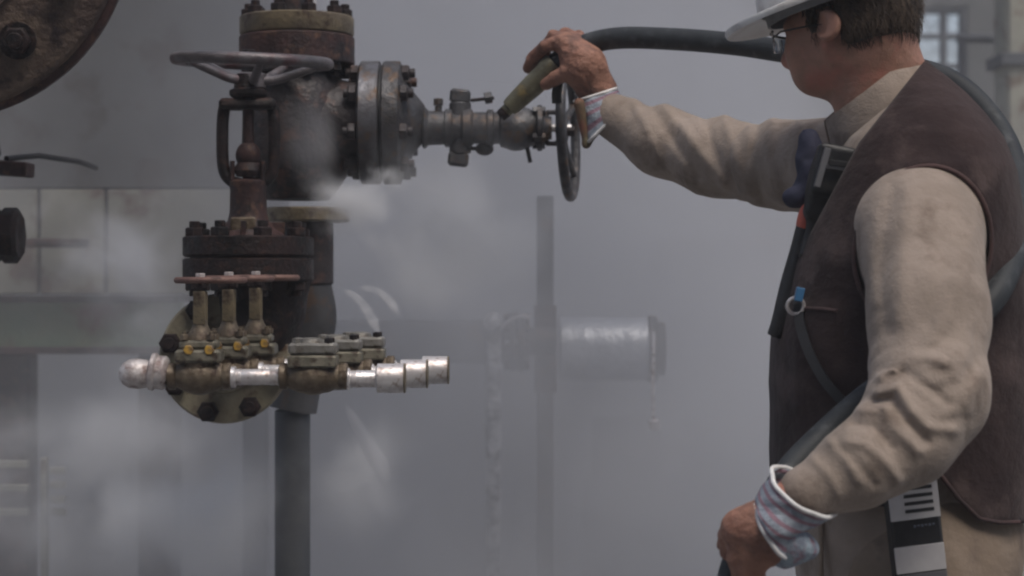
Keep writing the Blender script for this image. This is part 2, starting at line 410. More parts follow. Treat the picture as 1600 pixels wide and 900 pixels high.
# far building wall with a glazed window at the right
WY = 12.0
root = empty('building_wall', (0, WY, 0), 'long grey clad building wall fading away behind the steam, with the lit window', 'building')
wx0, wx1 = P(1385, 0, WY).x, P(1512, 0, WY).x; wz1, wz0 = P(0, 10, WY).z, P(0, 150, WY).z
b = MB()
for (x0, x1, z0, z1) in ((-14, wx0, 0, 9), (wx1, 14, 0, 9), (wx0, wx1, 0, wz0), (wx0, wx1, wz1, 9)):
    b.box(((x0 + x1) / 2, WY + .12, (z0 + z1) / 2), (x1 - x0, .24, z1 - z0), ch=.001)
b.build('wall', M['wall'], root)
b = MB()
for i in range(56):
    x = -14 + i * .5
    if wx0 - .1 < x < wx1 + .1: continue
    b.box((x, WY - .018, 4.5), (.05, .03, 8.98))
b.build('cladding_rib', M['wall'], root)
f = MB(); t = .035
f.box((wx0 + t / 2, WY + .06, (wz0 + wz1) / 2), (t, .1, wz1 - wz0)); f.box((wx1 - t / 2, WY + .06, (wz0 + wz1) / 2), (t, .1, wz1 - wz0))
f.box(((wx0 + wx1) / 2, WY + .06, wz1 - t / 2), (wx1 - wx0 - 2 * t, .1, t)); f.box(((wx0 + wx1) / 2, WY + .06, wz0 + t / 2), (wx1 - wx0 - 2 * t, .1, t))
xm = P(1477, 0, WY).x
f.box((xm, WY + .06, (wz0 + wz1) / 2), (.035, .08, wz1 - wz0 - 2 * t)); zm = P(0, 55, WY).z
f.box(((wx0 + wx1) / 2, WY + .06, zm), (wx1 - wx0 - 2 * t, .06, .03)); f.box(((wx0 + wx1) / 2, WY + .06, P(0, 102, WY).z), (wx1 - wx0 - 2 * t, .06, .03))
w = f.build('window', M['post'], root)
def broken_light_glass():  # blotches put into the pane imitate light broken up by trees beyond
    m = bpy.data.materials.new('broken_light_glass'); m.use_nodes = True; nt = m.node_tree; N = nt.nodes; L = nt.links; N.remove(N['Principled BSDF'])
    out = N['Material Output']; tr = N.new('ShaderNodeBsdfTransparent'); df = N.new('ShaderNodeBsdfDiffuse'); df.inputs[0].default_value = (.25, .25, .26, 1)
    n = N.new('ShaderNodeTexNoise'); n.inputs['Scale'].default_value = 14; n.inputs['Detail'].default_value = 3; tc = N.new('ShaderNodeTexCoord'); L.new(tc.outputs['Object'], n.inputs['Vector'])
    sp = N.new('ShaderNodeSeparateXYZ'); L.new(tc.outputs['Object'], sp.inputs[0])
    r = N.new('ShaderNodeMapRange'); L.new(n.outputs['Fac'], r.inputs[0]); r.inputs[1].default_value = .44; r.inputs[2].default_value = .58
    r.inputs[3].default_value = .15; r.inputs[4].default_value = .0
    mx = N.new('ShaderNodeMixShader'); L.new(r.outputs[0], mx.inputs[0]); L.new(tr.outputs[0], mx.inputs[1]); L.new(df.outputs[0], mx.inputs[2]); L.new(mx.outputs[0], out.inputs[0]); return m
gg = broken_light_glass()
MB().box(((wx0 + wx1) / 2, WY + .065, (wz0 + wz1) / 2), (wx1 - wx0 - 2 * t, .006, wz1 - wz0 - 2 * t)).build('pane', gg, w)

# added unseen block behind the camera, there to cut low sky light
root = empty('sky_blocker', (0, -6, 0), 'added dark block behind the camera, out of view, shutting off low sky light', 'building')
MB().box((0, -7, 5.6), (26, 2, 11.2), ch=.02).build('wall', M['wall'], root)
for i in range(8):
    MB().box((-10.5 + i * 3, -5.99, 3.2), (1.4, .06, 1.8), ch=.01).build('window', M['seam'], root)  # dark plates dressing the added light-blocking mass
# light steel column and tie at the right edge
b = MB(); p0 = P(1562, 0, 8.2).x; p1 = P(1640, 0, 8.2).x
root = empty('steel_column', ((p0 + p1) / 2, 8.2, 0), 'pale grey square steel column at the right edge behind the worker', 'column')
b.box(((p0 + p1) / 2, 8.2, 3), (p1 - p0, .22, 6)); b.build('shaft', M['panel'], root)
b = MB(); z = P(0, 97, 8.2).z; b.box(((p0 + p1) / 2, 8.2, z), (p1 - p0 + .05, .27, .05)); b.build('clamp_band', M['post'], root)
b = MB(); a0 = P(1495, 60, 8.6); a1 = P(1700, 60, 8.6); b.cyl((a0.x, 8.6, a0.z), (a1.x, 8.6, a1.z), .02)
b.cyl((a0.x + .02, 8.6, a0.z - .005), (a0.x + .02, 8.6, 0), .018); tag(b.build('guard_rail', M['post'], origin=(a0.x + .02, 8.6, 0)), 'thin grey guard rail running towards the pale steel column', 'rail')

# cream panelled cabinet and green beam at the left
PY = 5.2
x0 = P(-420, 0, PY).x; x1 = P(415, 0, PY).x; zt = P(0, -260, PY).z; zm_ = P(0, 296, PY).z; zb = P(0, 460, PY).z
root = empty('equipment_cabinet', ((x0 + x1) / 2, PY + .3, zb), 'cream panelled steel cabinet with dark seams standing on the green beam', 'cabinet')
xs = P(165, 0, PY).x; xs2 = P(60, 0, PY).x
for (a, c) in ((x0, xs2 - .004), (xs2 + .004, xs - .004), (xs + .004, x1)):
    MB().box(((a + c) / 2, PY + .02, (zm_ + zb) / 2), (c - a, .04, zm_ - zb), ch=.004).build('front_panel', M['panel'], root)
MB().box(((x0 + x1) / 2, PY + .02, (zt + zm_ + .004) / 2), (x1 - x0, .04, zt - zm_ - .004), ch=.002).build('murk_tone_panel', M['murk_tone_panel'], root)  # carries the painted murk tone
MB().box(((x0 + x1) / 2, PY + .34, (zt + zb) / 2), (x1 - x0 - .01, .59, zt - zb - .01)).build('carcass', M['seam'], root)
MB().box(((x0 + x1) / 2, PY + .3, zt + .012), (x1 - x0 + .03, .66, .024)).build('lid', M['rust'], root)
b = MB(); zz = P(0, 380, PY - .05).z; b.cyl((P(35, 0, PY - .05).x, PY - .05, zz), (P(138, 0, PY - .05).x, PY - .05, zz), .012)
b.build('grab_bar', M['rust'], root)
bx1 = P(285, 0, PY).x; bz0 = P(0, 552, PY).z
root = empty('steel_beam', ((x0 + bx1) / 2, PY + .3, 0), 'green painted steel beam with rust stains along its top edge, under the cream cabinet', 'beam')
MB().box(((x0 + bx1) / 2, PY + .02, (zb + bz0) / 2 - .004), (bx1 - x0, .03, zb - bz0 - .03)).build('web', M['beam'], root)
MB().box(((x0 + bx1) / 2, PY + .09, zb - .012), (bx1 - x0, .30, .018)).build('top_flange', M['dark_rust'], root)
MB().box(((x0 + bx1) / 2, PY + .09, bz0 + .008), (bx1 - x0, .26, .018)).build('bottom_flange', M['rust'], root)
for xx in (x0 + .1, P(6, 0, PY).x, bx1 - .08):
    MB().box((xx, PY + .12, (bz0 - .002) / 2), (.10, .10, bz0 - .002)).build('leg', M['rust'], root)

# small pale bracket frames low at the left, in the steam
for (lx0, lx1, ys, Y, lab) in ((-30, 40, (725, 762, 800), 4.7, 'pale bracket frame at the bottom left edge, in steam'), (70, 98, (735, 757, 780, 800), 4.75, 'narrow pale rung bracket standing right of the bottom left frame')):
    xa, xb = P(lx0, 0, Y).x, P(lx1, 0, Y).x
    root = empty('bracket_frame', ((xa + xb) / 2, Y, 0), lab, 'bracket', 'bracket frames low at the left')
    MB().box((xa, Y, (P(0, 715, Y).z) / 2), (.014, .03, P(0, 715, Y).z)).build('upright', M['panel'], root)
    for y in ys: MB().box(((xa + xb) / 2 + .011, Y, P(0, y, Y).z), (xb - xa - .008, .025, .016)).build('rung', M['panel'], root)

# big vessel flange, upper left
FY = 3.15; c = P(-118, -128, FY)
root = empty('vessel_flange', c, 'huge round brown vessel flange with dark bolts cut by the upper left corner', 'flange')
ax = Vector((.10, -1, -.12)).normalized(); r0 = 318 / S(FY)
MB().lathe(c - ax * .0, ax, [(-.05, r0 - .004), (-.046, r0), (-.016, r0), (-.012, r0 - .006), (-.012, r0 - .02)], 96).build('rim', M['rust'], root)
MB().lathe(c, ax, [(-.012, r0 - .012), (.0, r0 - .016), (.004, r0 - .022), (.004, r0 * .56), (.012, r0 * .55), (.016, r0 * .5), (.016, .02)], 96).build('face', M['bigflange'], root)
MB().lathe(c, ax, [(-.6, r0 * .7), (-.07, r0 * .7), (-.051, r0 * .86), (-.0505, r0 * .86)], 64).build('barrel', M['dim_pipe'], root)
_, u_, v_ = frame(ax)
angs = []
base = math.atan2(0, 1)
for k in range(12):
    # first bolt aimed at the one seen at (20, 60)
    tgt = P(22, 62, FY) - c; tgt -= ax * tgt.dot(ax); e1 = tgt.normalized(); e2 = ax.cross(e1); q = 2 * math.pi * k / 12
    pc = c + (e1 * math.cos(q) + e2 * math.sin(q)) * (235 / S(FY))
    bb = MB(); bb.lathe(pc, ax, [(.005, .030), (.009, .030), (.009, .024)], 20)
    bb.hexnut(pc + ax * .009, pc + ax * .034, .0235); bb.cyl(pc + ax * .034, pc + ax * .046, .013, n=14)
    bb.build('bolt', M['dark_rust'], root)

# dark bolted parts at the left edge
Y = 3.9; c = P(-30, 368, Y)
root = empty('stud_bolt_stack', c, 'black stack of greasy flange nuts at the left edge, above the beam', 'nuts')
for (dx, r) in ((-.09, .050), (-.045, .062), (-.0, .060), (.04, .055)):
    MB().hexnut(c + Vector((dx, 0, 0)), c + Vector((dx + .038, 0, 0)), r, 8).build('nut', M['dark_rust'], root)
MB().cyl(c + Vector((-.3, 0, 0)), c + Vector((.072, 0, 0)), .03).build('stud', M['black'], root)
c = P(-20, 258, Y)
root = empty('rusty_bracket', c, 'dark rusty angle bracket jutting in at the left edge, below the huge flange', 'bracket')
MB().box(c + Vector((0, 0, -.004)), (.17, .07, .028), rotm('Y', 4)).build('arm', M['rust'], root)
MB().box(c + Vector((-.03, .0, .027)), (.10, .05, .03), rotm('Y', -8)).build('gusset', M['dark_rust'], root)
MB().box(c + Vector((-.055, .0, -.055)), (.05, .06, .072)).build('hanger', M['dark_rust'], root)
MB().tube([P(10, 248, Y), P(60, 243, Y + .1), P(120, 252, Y + .3), P(150, 262, Y + .6)], .006).build('cable', M['black'], root)

# background pipes seen dimly through the steam
Y = 5.0; s = S(Y)
c = P(690, 532, Y)
root = empty('header_pipe', (c.x, Y, 0), 'dim dark horizontal pipe behind the silver couplings, faded by steam', 'pipe')
MB().cyl(P(350, 534, Y), P(790, 534, Y), 34 / s, n=40).build('barrel', M['dim_pipe'], root)
b = MB(); b.cyl(P(796, 534, Y), P(806, 534, Y), 46 / s, n=40); b.cyl(P(808, 534, Y), P(820, 534, Y), 46 / s, n=40)
fl = b.build('flange', M['dim_pipe'], root)
for k in range(8):
    q = 2 * math.pi * k / 8 + .2; o = Vector((0, math.cos(q), math.sin(q))) * (39 / s); p = P(795, 534, Y)
    MB().hexnut(p + o - Vector((.012, 0, 0)), p + o + Vector((.052, 0, 0)), .011).build('bolt', M['grey_iron'], fl)
MB().cyl(P(820, 534, Y), P(870, 534, Y), 22 / s, n=32).build('neck', M['dim_pipe'], root)
MB().box((P(400, 0, Y).x, Y, P(0, 568, Y).z / 2), (.06, .06, P(0, 568, Y).z)).build('leg', M['post'], root)
MB().tube([P(782, 512, Y - .12), P(800, 498, Y - .13), P(818, 493, Y - .13), P(826, 497, Y - .12)], .005).build('wire', M['silver'], root)
Y = 5.05; x = P(852, 0, Y).x; zt = P(0, 306, Y).z
root = empty('vertical_post', (x, Y + .02, 0), 'grey brown upright flat post between the dim pipe and the lagged pipe', 'post')
MB().box((x, Y + .02, zt * .5), (26 / S(Y), .05, zt), ch=.003).build('web', M['dim_pipe'], root)
MB().box((x, Y - .006, P(0, 545, Y).z), (34 / S(Y), .006, .22)).build('plate', M['rust'], root)
Y = 5.15; s = S(Y)
c = P(950, 545, Y)
root = empty('lagged_pipe', (c.x, Y, 0), 'bright silver lagged pipe right of the grey post, glinting through steam', 'pipe')
MB().cyl(P(874, 545, Y), P(1012, 545, Y), 50 / s, n=48).build('lagging', M['insul'], root)
MB().cyl(P(1012, 545, Y), P(1026, 545, Y), 52 / s, n=48).build('end_band', M['dim_pipe'], root)
MB().cyl(P(1026, 545, Y), P(1026, 545, Y) + Vector((.02, 0, 0)), 42 / s, n=40).build('end_plate', M['dim_pipe'], root)
MB().tube([P(940, 545, Y) + Vector((0, .05, 0)), P(940, 545, Y) + Vector((0, 1.2, 0)), P(940, 545, Y) + Vector((0, 6.6, 0))], 40 / s, 32).build('rear_run', M['dim_pipe'], root)
Y = 4.6; x = P(1021, 0, Y).x
root = empty('drain_line', (x, Y, P(0, 500, Y).z), 'thin pale drain line hanging below the lagged pipe, ending in a small fitting', 'tube')
MB().tube([P(1021, 520, Y + .4), P(1021, 532, Y + .1), P(1021, 545, Y), P(1020, 600, Y), P(1021, 655, Y)], .0045, 8).build('line', M['silver'], root)
MB().lathe(P(1021, 655, Y), (.2, 0, -1), [(0, .008), (.006, .014), (.02, .014), (.026, .009)], 12).build('fitting', M['silver'], root)
Y = 4.8; x = P(771, 0, Y).x
root = empty('vertical_lagged_pipe', (x, Y, 0), 'speckled flaking vertical pipe dropping from the end of the dim header pipe', 'pipe')
b = MB(); zz = P(0, 505, Y).z; pr = []
n_ = 60
for i in range(n_ + 1): pr.append((zz * i / n_, .017 + .003 * random.random()))
b.lathe((x, Y, 0), (0, 0, 1), pr, 24, .12); b.build('lagging', M['flaky'], root, angle=80)
MB().ball((x, Y, zz + .003), .024).build('cap', M['flaky'], root)
# dim pump set, low behind the steam
Y = 6.2; c = P(1000, 700, Y)
root = empty('pump_set', (c.x, Y, 0), 'dark pump and motor only just visible low in the steam, left of the worker', 'pump')
MB().cyl(P(925, 700, Y), P(1030, 700, Y), 48 / S(Y), n=40).build('motor', M['dark_rust'], root)
b = MB()
for k in range(11):
    p = P(934 + k * 8.6, 700, Y); b.cyl(p, p + Vector((.006, 0, 0)), 54 / S(Y), n=40)
b.build('cooling_fins', M['dark_rust'], root)
MB().cyl(P(1030, 704, Y), P(1062, 704, Y), 14 / S(Y)).build('shaft', M['rust'], root)
MB().lathe(P(1062, 700, Y), (1, 0, 0), [(0, .03), (.01, .09), (.07, .10), (.09, .06), (.12, .05)], 36).build('casing', M['dark_rust'], root)
MB().box((c.x + .03, Y, P(0, 752, Y).z / 2), (.42, .26, P(0, 752, Y).z)).build('plinth', M['dim_pipe'], root)
# tall dim cabinet behind the worker's front
Y = 7.2
root = empty('switch_box', (P(1130, 0, Y).x, Y, 0), 'dim brownish box on a stand behind the outstretched sleeve, lost in steam', 'box')
MB().box(P(1110, 460, Y), (.44, .3, .40)).build('housing', M['rust'], root)
MB().box(P(1110, 460, Y) + Vector((0, -.156, 0)), (.38, .01, .34)).build('door', M['dim_pipe'], root)
MB().box((P(1110, 0, Y).x, Y, (P(0, 460, Y).z - .2) / 2), (.08, .08, P(0, 460, Y).z - .202)).build('leg', M['post'], root)

# ================================================================== VALVES AND PIPES
def flange_bolts(root, c, ax, rb, n, r, t0, t1, m, ph=0., both=True):
    """n bolts on a pitch circle: head side at t0 (going down) and nut side at t1 along the axis"""
    a, u, v = frame(ax)
    for k in range(n):
        q = 2 * math.pi * k / n + ph; o = Vector(c) + (u * math.cos(q) + v * math.sin(q)) * rb; bb = MB()
        bb.hexnut(o + a * t1, o + a * (t1 + r * .95), r); bb.cyl(o + a * (t1 + r * .95), o + a * (t1 + r * 1.6), r * .55, n=12)
        bb.build('nut', m, root)
        if both: bb = MB(); bb.hexnut(o + a * (t0 - r * .95), o + a * t0, r); bb.cyl(o + a * (t0 - r * 1.5), o + a * (t0 - r * .95), r * .55, n=12); bb.build('bolt', m, root)
UP = Vector((0, 0, 1))
# ---- pipe tee with its upper flange pair
Y = 3.82; s = S(Y); cx = P(464, 0, Y).x
def Z(y, Yy=None): return P(0, y, Yy or Y).z
root = empty('flanged_pipe_tee', (cx, Y, 0), 'large grey and rust flanged pipe tee behind the upper handwheel, its foot lost in steam', 'pipe tee')
b = MB(); b.lathe((cx, Y, 0), UP, [(Z(312), .062), (Z(300), .075), (Z(275), .096), (Z(230), .105), (Z(165), .103), (Z(135), .09), (Z(110), .075), (Z(103), .074)], 48)
b.lathe(P(462, 192, Y), (1, 0, 0), [(0, .085), (50 / s, .088), (82 / s, .08), (104 / s, .082)], 48)
b.build('body', M['grey_iron'], root)
MB().lathe((cx, Y, Z(104)), UP, [(0, .106), (.004, .1105), ((104 - 60) / s, .1105), ((104 - 58) / s, .108)], 64).build('lower_flange', M['rust'], root)
fl = MB().lathe((cx, Y, Z(56)), UP, [(0, .107), (.003, .1095), ((56 - 29) / s, .1095), ((56 - 27) / s, .106)], 64).build('upper_flange', M['brass'], root)
MB().cyl((cx, Y, Z(58.5)), (cx, Y, Z(55)), .100, n=48).build('gasket', M['black'], root)
flange_bolts(root, (cx, Y, 0), UP, .092, 10, .0155, Z(104), Z(27), M['dark_rust'], ph=.35)
MB().cyl((cx - .008, Y, Z(26)), (cx - .008, Y, Z(-420)), .030, n=32).build('riser', M['grey_iron'], root)
MB().tube([(cx + .035, Y - .06, Z(26)), (cx + .037, Y - .06, Z(-60)), (cx + .037, Y - .06, Z(-300))], .008).build('tracer_line', M['silver'], root)
# branch flange pair
a0 = P(563, 192, Y)
b = MB(); b.lathe(a0, (1, 0, 0), [(0, .112), (.004, .118), (31 / s, .118), (32.5 / s, .115)], 64); b.build('branch_flange', M['steel'], root)
MB().cyl(P(595.5, 192, Y), P(599.5, 192, Y), .111, n=48).build('gasket', M['black'], root)
MB().lathe(P(599.5, 192, Y), (1, 0, 0), [(0, .115), (.003, .118), (26 / s, .118), (28 / s, .113), (34 / s, .078), (48 / s, .058), (64 / s, .034)], 64).build('reducing_flange', M['branch'], root)
a, u, v = frame((1, 0, 0))
flange_bolts(root, P(595, 192, Y) - Vector((.0, 0, 0)), (1, 0, 0), .096, 8, .0165, -33 / s, 33 / s, M['grey_iron'], ph=.25)
# lower flange ring & elbow beneath
MB().lathe((cx + .02, Y, Z(347)), UP, [(0, .078), (.003, .082), (.024, .082), (.027, .079)], 48).build('foot_flange', M['brass'], root)
MB().cyl((cx + .02, Y, Z(347)), (cx + .02, Y, Z(445)), .05, n=32).build('foot_pipe', M['grey_iron'], root)
MB().tube(cr([(cx + .02, Y, Z(446)), (cx + .03, Y, Z(500)), (cx + .01, Y, Z(560)), (cx - .008, Y, Z(640))], 8), .046, 28).build('elbow', M['dim_pipe'], root)
xs_ = P(457, 0, Y).x
MB().cyl((xs_, Y, Z(640)), (xs_, Y, 0), .034, n=32).build('down_pipe', M['post'], root)

# ---- globe valve on the branch
ax = Vector((1, 0, 0)); y0 = 200
Yb = Y - .0
root = empty('globe_valve', P(700, y0, Yb), 'grey globe valve lying on the branch pipe with its handwheel seen edge on', 'valve')
def X(x, Yy=None): return P(x, 0, Yy or Yb).x
c0 = P(660, y0, Yb)
MB().lathe(c0, ax, [(0, 30/s), (4/s, 33/s), (10/s, 27/s), (34/s, 26/s), (36/s, 30/s), (46/s, 30/s), (48/s, 25/s), (60/s, 25/s), (64/s, 31/s), (76/s, 31/s), (80/s, 25/s), (100/s, 25/s), (102/s, 29/s), (110/s, 29/s), (112/s, 25/s), (125/s, 25/s)], 32).build('neck', M['branch'], root)
b = MB(); b.lathe(P(778, y0, Yb), ax, [(0, 22/s), (5/s, 30/s), (20/s, 34/s), (40/s, 34/s), (55/s, 28/s), (66/s, 22/s)], 36)
b.ball(P(806, y0 + 2, Yb), 34 / s, (1, 1.1, 1)); b.build('body', M['branch'], root)
for (xx, h0, h1, w) in ((719, -60, -38, .02), (716, 38, 60, .02)):
    b = MB(); z0 = P(0, y0 + h0, Yb).z; z1 = P(0, y0 + h1, Yb).z
    b.box((X(xx), Yb, (z0 + z1) / 2), (32 / s, .035, abs(z1 - z0)), rotm('Y', 6), ch=.005); b.build('clamp', M['branch'], root)
b = MB(); b.cyl(P(719, y0 + 40, Yb), P(719, y0 - 40, Yb), .021, n=20); b.build('clamp_collar', M['branch'], root)
MB().cyl(P(735, 157, Yb), P(772, 153, Yb), .0035, n=10).build('stud', M['dark_rust'], root)
MB().hexnut(P(757, 154, Yb), P(769, 152, Yb), .012).build('nut', M['branch'], root)
MB().cyl(P(731, 232, Yb), P(745, 232, Yb), .004, n=10).build('stud', M['dark_rust'], root)
MB().ball(P(757, 233, Yb), .015, (1.2, 1, .85), 10, 7).build('nut', M['dark_rust'], root)
b = MB(); b.cyl(P(685, 180, Yb), P(685, 166, Yb), .007, n=12); b.hexnut(P(685, 165, Yb), P(685, 154, Yb), .0105); b.build('plug', M['branch'], root)
# bonnet flange, yoke, stem
b = MB(); b.lathe(P(838, y0, Yb), ax, [(0, 30/s), (2/s, 36/s), (9/s, 36/s), (11/s, 24/s), (20/s, 18/s), (24/s, 18/s)], 32); b.build('bonnet', M['branch'], root)
for q in (0, 1, 2, 3):
    o = Vector((0, math.cos(q * 1.571 + .6), math.sin(q * 1.571 + .6))) * (30 / s)
    MB().hexnut(P(832, y0, Yb) + o, P(852, y0, Yb) + o, .0095).build('bolt', M['branch'], root)
for sg in (-1, 1):
    o = Vector((0, 0, sg)); p = P(848, y0, Yb)
    MB().tube([p + o * .012, p + o * .030 + ax * .010, p + o * .030 + ax * .026, p + o * .014 + ax * .040], .0055, 10).build('yoke_arm', M['branch'], root)
MB().cyl(P(850, y0, Yb), P(893, y0, Yb), .0075, n=14).build('stem', M['silver'], root)
MB().box(P(826, y0 + 42, Yb), (.008, .012, .03), rotm('Y', -12)).build('grease_nipple', M['branch'], root)
def handwheel(root, c, axis, Rr, r, m, spokes=5, dish=.03, hubr=.02, ph=0., ell_=1.):
    a, u, v = frame(axis); c = Vector(c)
    b = MB(); b.torus(c, a, Rr, r, 72, 14); w = b.build('handwheel', m, root)
    for k in range(spokes):
        q = 2 * math.pi * k / spokes + ph; d = u * math.cos(q) + v * math.sin(q)
        pts = cr([c - a * dish + d * hubr * .8, c - a * dish * .9 + d * Rr * .35, c - a * dish * .35 + d * Rr * .75, c + d * (Rr - r * .4)], 5)
        MB().tube(pts, [r * (.85 - .25 * i / (len(pts) - 1)) for i in range(len(pts))], 10).build('spoke', m, w)
    MB().lathe(c - a * (dish + hubr * .55), a, [(0, hubr * .85), (.003, hubr), (hubr * 1.0, hubr), (hubr * 1.1, hubr * .8)], 24).build('hub', m, w)
    return w
wc = P(888, 205, Yb); handwheel(root, wc, Vector((1, -.14, .03)), .126, .0098, M['branch'], 5, .012, .02, .5)
MB().hexnut(wc - Vector((.004, 0, 0)), wc + Vector((.012, 0, 0)), .011).build('hub_nut', M['dark_rust'], root)

# ---- big gate valve with the upper handwheel
Y = 3.58; s = S(Y); cx = P(388, 0, Y).x; ctr = Vector((cx, Y, 0))
def at(x, y, dy=0.): return P(x, y, Y) + Vector((0, dy, 0))
root = empty('gate_valve', (cx, Y, Z(470, Y)), 'black and rust gate valve in a yoke, under the large upper handwheel', 'valve')
handwheel(root, at(394, 96), Vector((.035, -.066, 1)), 118 / s, 9.5 / s, M['wheel'], 5, .034, .026, .25)
MB().hexnut(at(388, 92) - UP * .0, at(388, 78), .015).build('stem_nut', M['dark_rust'], root)
MB().lathe((cx, Y, Z(152, Y)), UP, [(0, .030), (.004, .034), (.012, .034), (.016, .026), (.04, .024)], 28).build('yoke_nut', M['dark_rust'], root)
b = MB()   # yoke
b.box((cx, Y, Z(163, Y)), (88 / s, .05, 17 / s), ch=.006)
for sg in (-1, 1):
    x0 = cx + sg * 38 / s
    b.tube(cr([(x0 - sg * .012, Y, Z(158, Y)), (x0, Y, Z(172, Y)), (x0 + sg * .003, Y, Z(220, Y)), (x0, Y, Z(265, Y)), (x0 - sg * .014, Y, Z(283, Y)), (cx + sg * .012, Y, Z(288, Y))], 6), 9.5 / s, 14)
b.build('yoke', M['dark_rust'], root, angle=60)
MB().cyl((cx, Y, Z(290, Y)), (cx, Y, Z(150, Y)), .0105, n=18).build('stem', M['rust'], root)
MB().ball((cx, Y, Z(243, Y)), 20 / s, (1, 1, 1.1)).build('gland', M['rust'], root)
b = MB(); b.lathe((cx, Y, Z(276, Y)), UP, [(0, .021), (.01, .026), (.018, .024), (.03, .016)], 24); b.build('gland_follower', M['rust'], root)
for sg in (-1, 1):
    MB().cyl((cx + sg * .027, Y - .012, Z(292, Y)), (cx + sg * .027, Y - .012, Z(252, Y)), .0045, n=10).build('gland_stud', M['rust'], root)
b = MB(); b.lathe((cx, Y, Z(371, Y)), UP, [(0, .066), (.006, .064), (.016, .048), (.030, .037), (.045, .0335), (.085, .0325), (.092, .034), (.100, .034), (.104, .028)], 36)
for q in (30, 150, 270):
    d = Vector((math.cos(R(q)), math.sin(R(q)), 0)); b.box(ctr + d * .052 + UP * (Z(358, Y)), (.036, .008, .026), rotm('Z', q))
b.build('bonnet', M['rust'], root)
b = MB(); b.box(at(385, 352, -.045), (.045, .012, .026), ch=.003); b.build('name_plate', M['bronze'], root)
MB().lathe((cx, Y, Z(402, Y)), UP, [(0, .113), (.004, .117), (30 / s, .117), (32 / s, .114)], 64).build('bonnet_flange', M['dark_rust'], root)
MB().cyl((cx, Y, Z(406, Y)), (cx, Y, Z(401, Y)), .104, n=48).build('gasket', M['black'], root)
MB().lathe((cx, Y, Z(440, Y)), UP, [(0, .110), (.004, .117), (34 / s, .117), (36 / s, .113)], 64).build('body_flange', M['dark_rust'], root)
flange_bolts(root, ctr, UP, .098, 8, .0175, Z(440, Y), Z(371, Y), M['dark_rust'], ph=.39)
b = MB(); b.lathe((cx + .022, Y + .02, Z(560, Y)), UP, [(0, .04), (.02, .060), (.07, .078), (.11, .082), (.135, .088), (.139, .09)], 40)
b.lathe((cx + .022, Y + .02, Z(505, Y)), (0, -1, 0), [(0, .05), (.05, .045), (.09, .05)], 32)
b.build('body', M['dark_rust'], root)

# ---- tan blind flange facing the camera, behind the small valves
c = P(350, 560, 3.56)
root = empty('tan_flange', c, 'tan round flange plate with dark nuts behind the small bronze valves', 'flange')
MB().lathe(c, (0, -1, 0), [(-.028, .112), (-.024, .117), (-.004, .117), (0, .113), (.0, .062), (.006, .060), (.006, .02)], 72).build('plate', M['disc'], root)
MB().lathe(c, (0, 1, 0), [(.028, .07), (.05, .05), (.16, .048)], 40).build('neck', M['dim_pipe'], root)
for k in range(8):
    q = R(30 + 45 * k); o = c + Vector((math.cos(q + R(0)), 0, math.sin(q))) * .0965
    o = c + Vector((math.cos(R(16 + 45 * k)), 0, -math.sin(R(16 + 45 * k)))) * .0985
    b = MB(); b.hexnut(o, o + Vector((0, -.019, 0)), .0195); b.cyl(o + Vector((0, -.019, 0)), o + Vector((0, -.027, 0)), .011, n=14)
    b.build('bolt', M['dark_rust'], root)

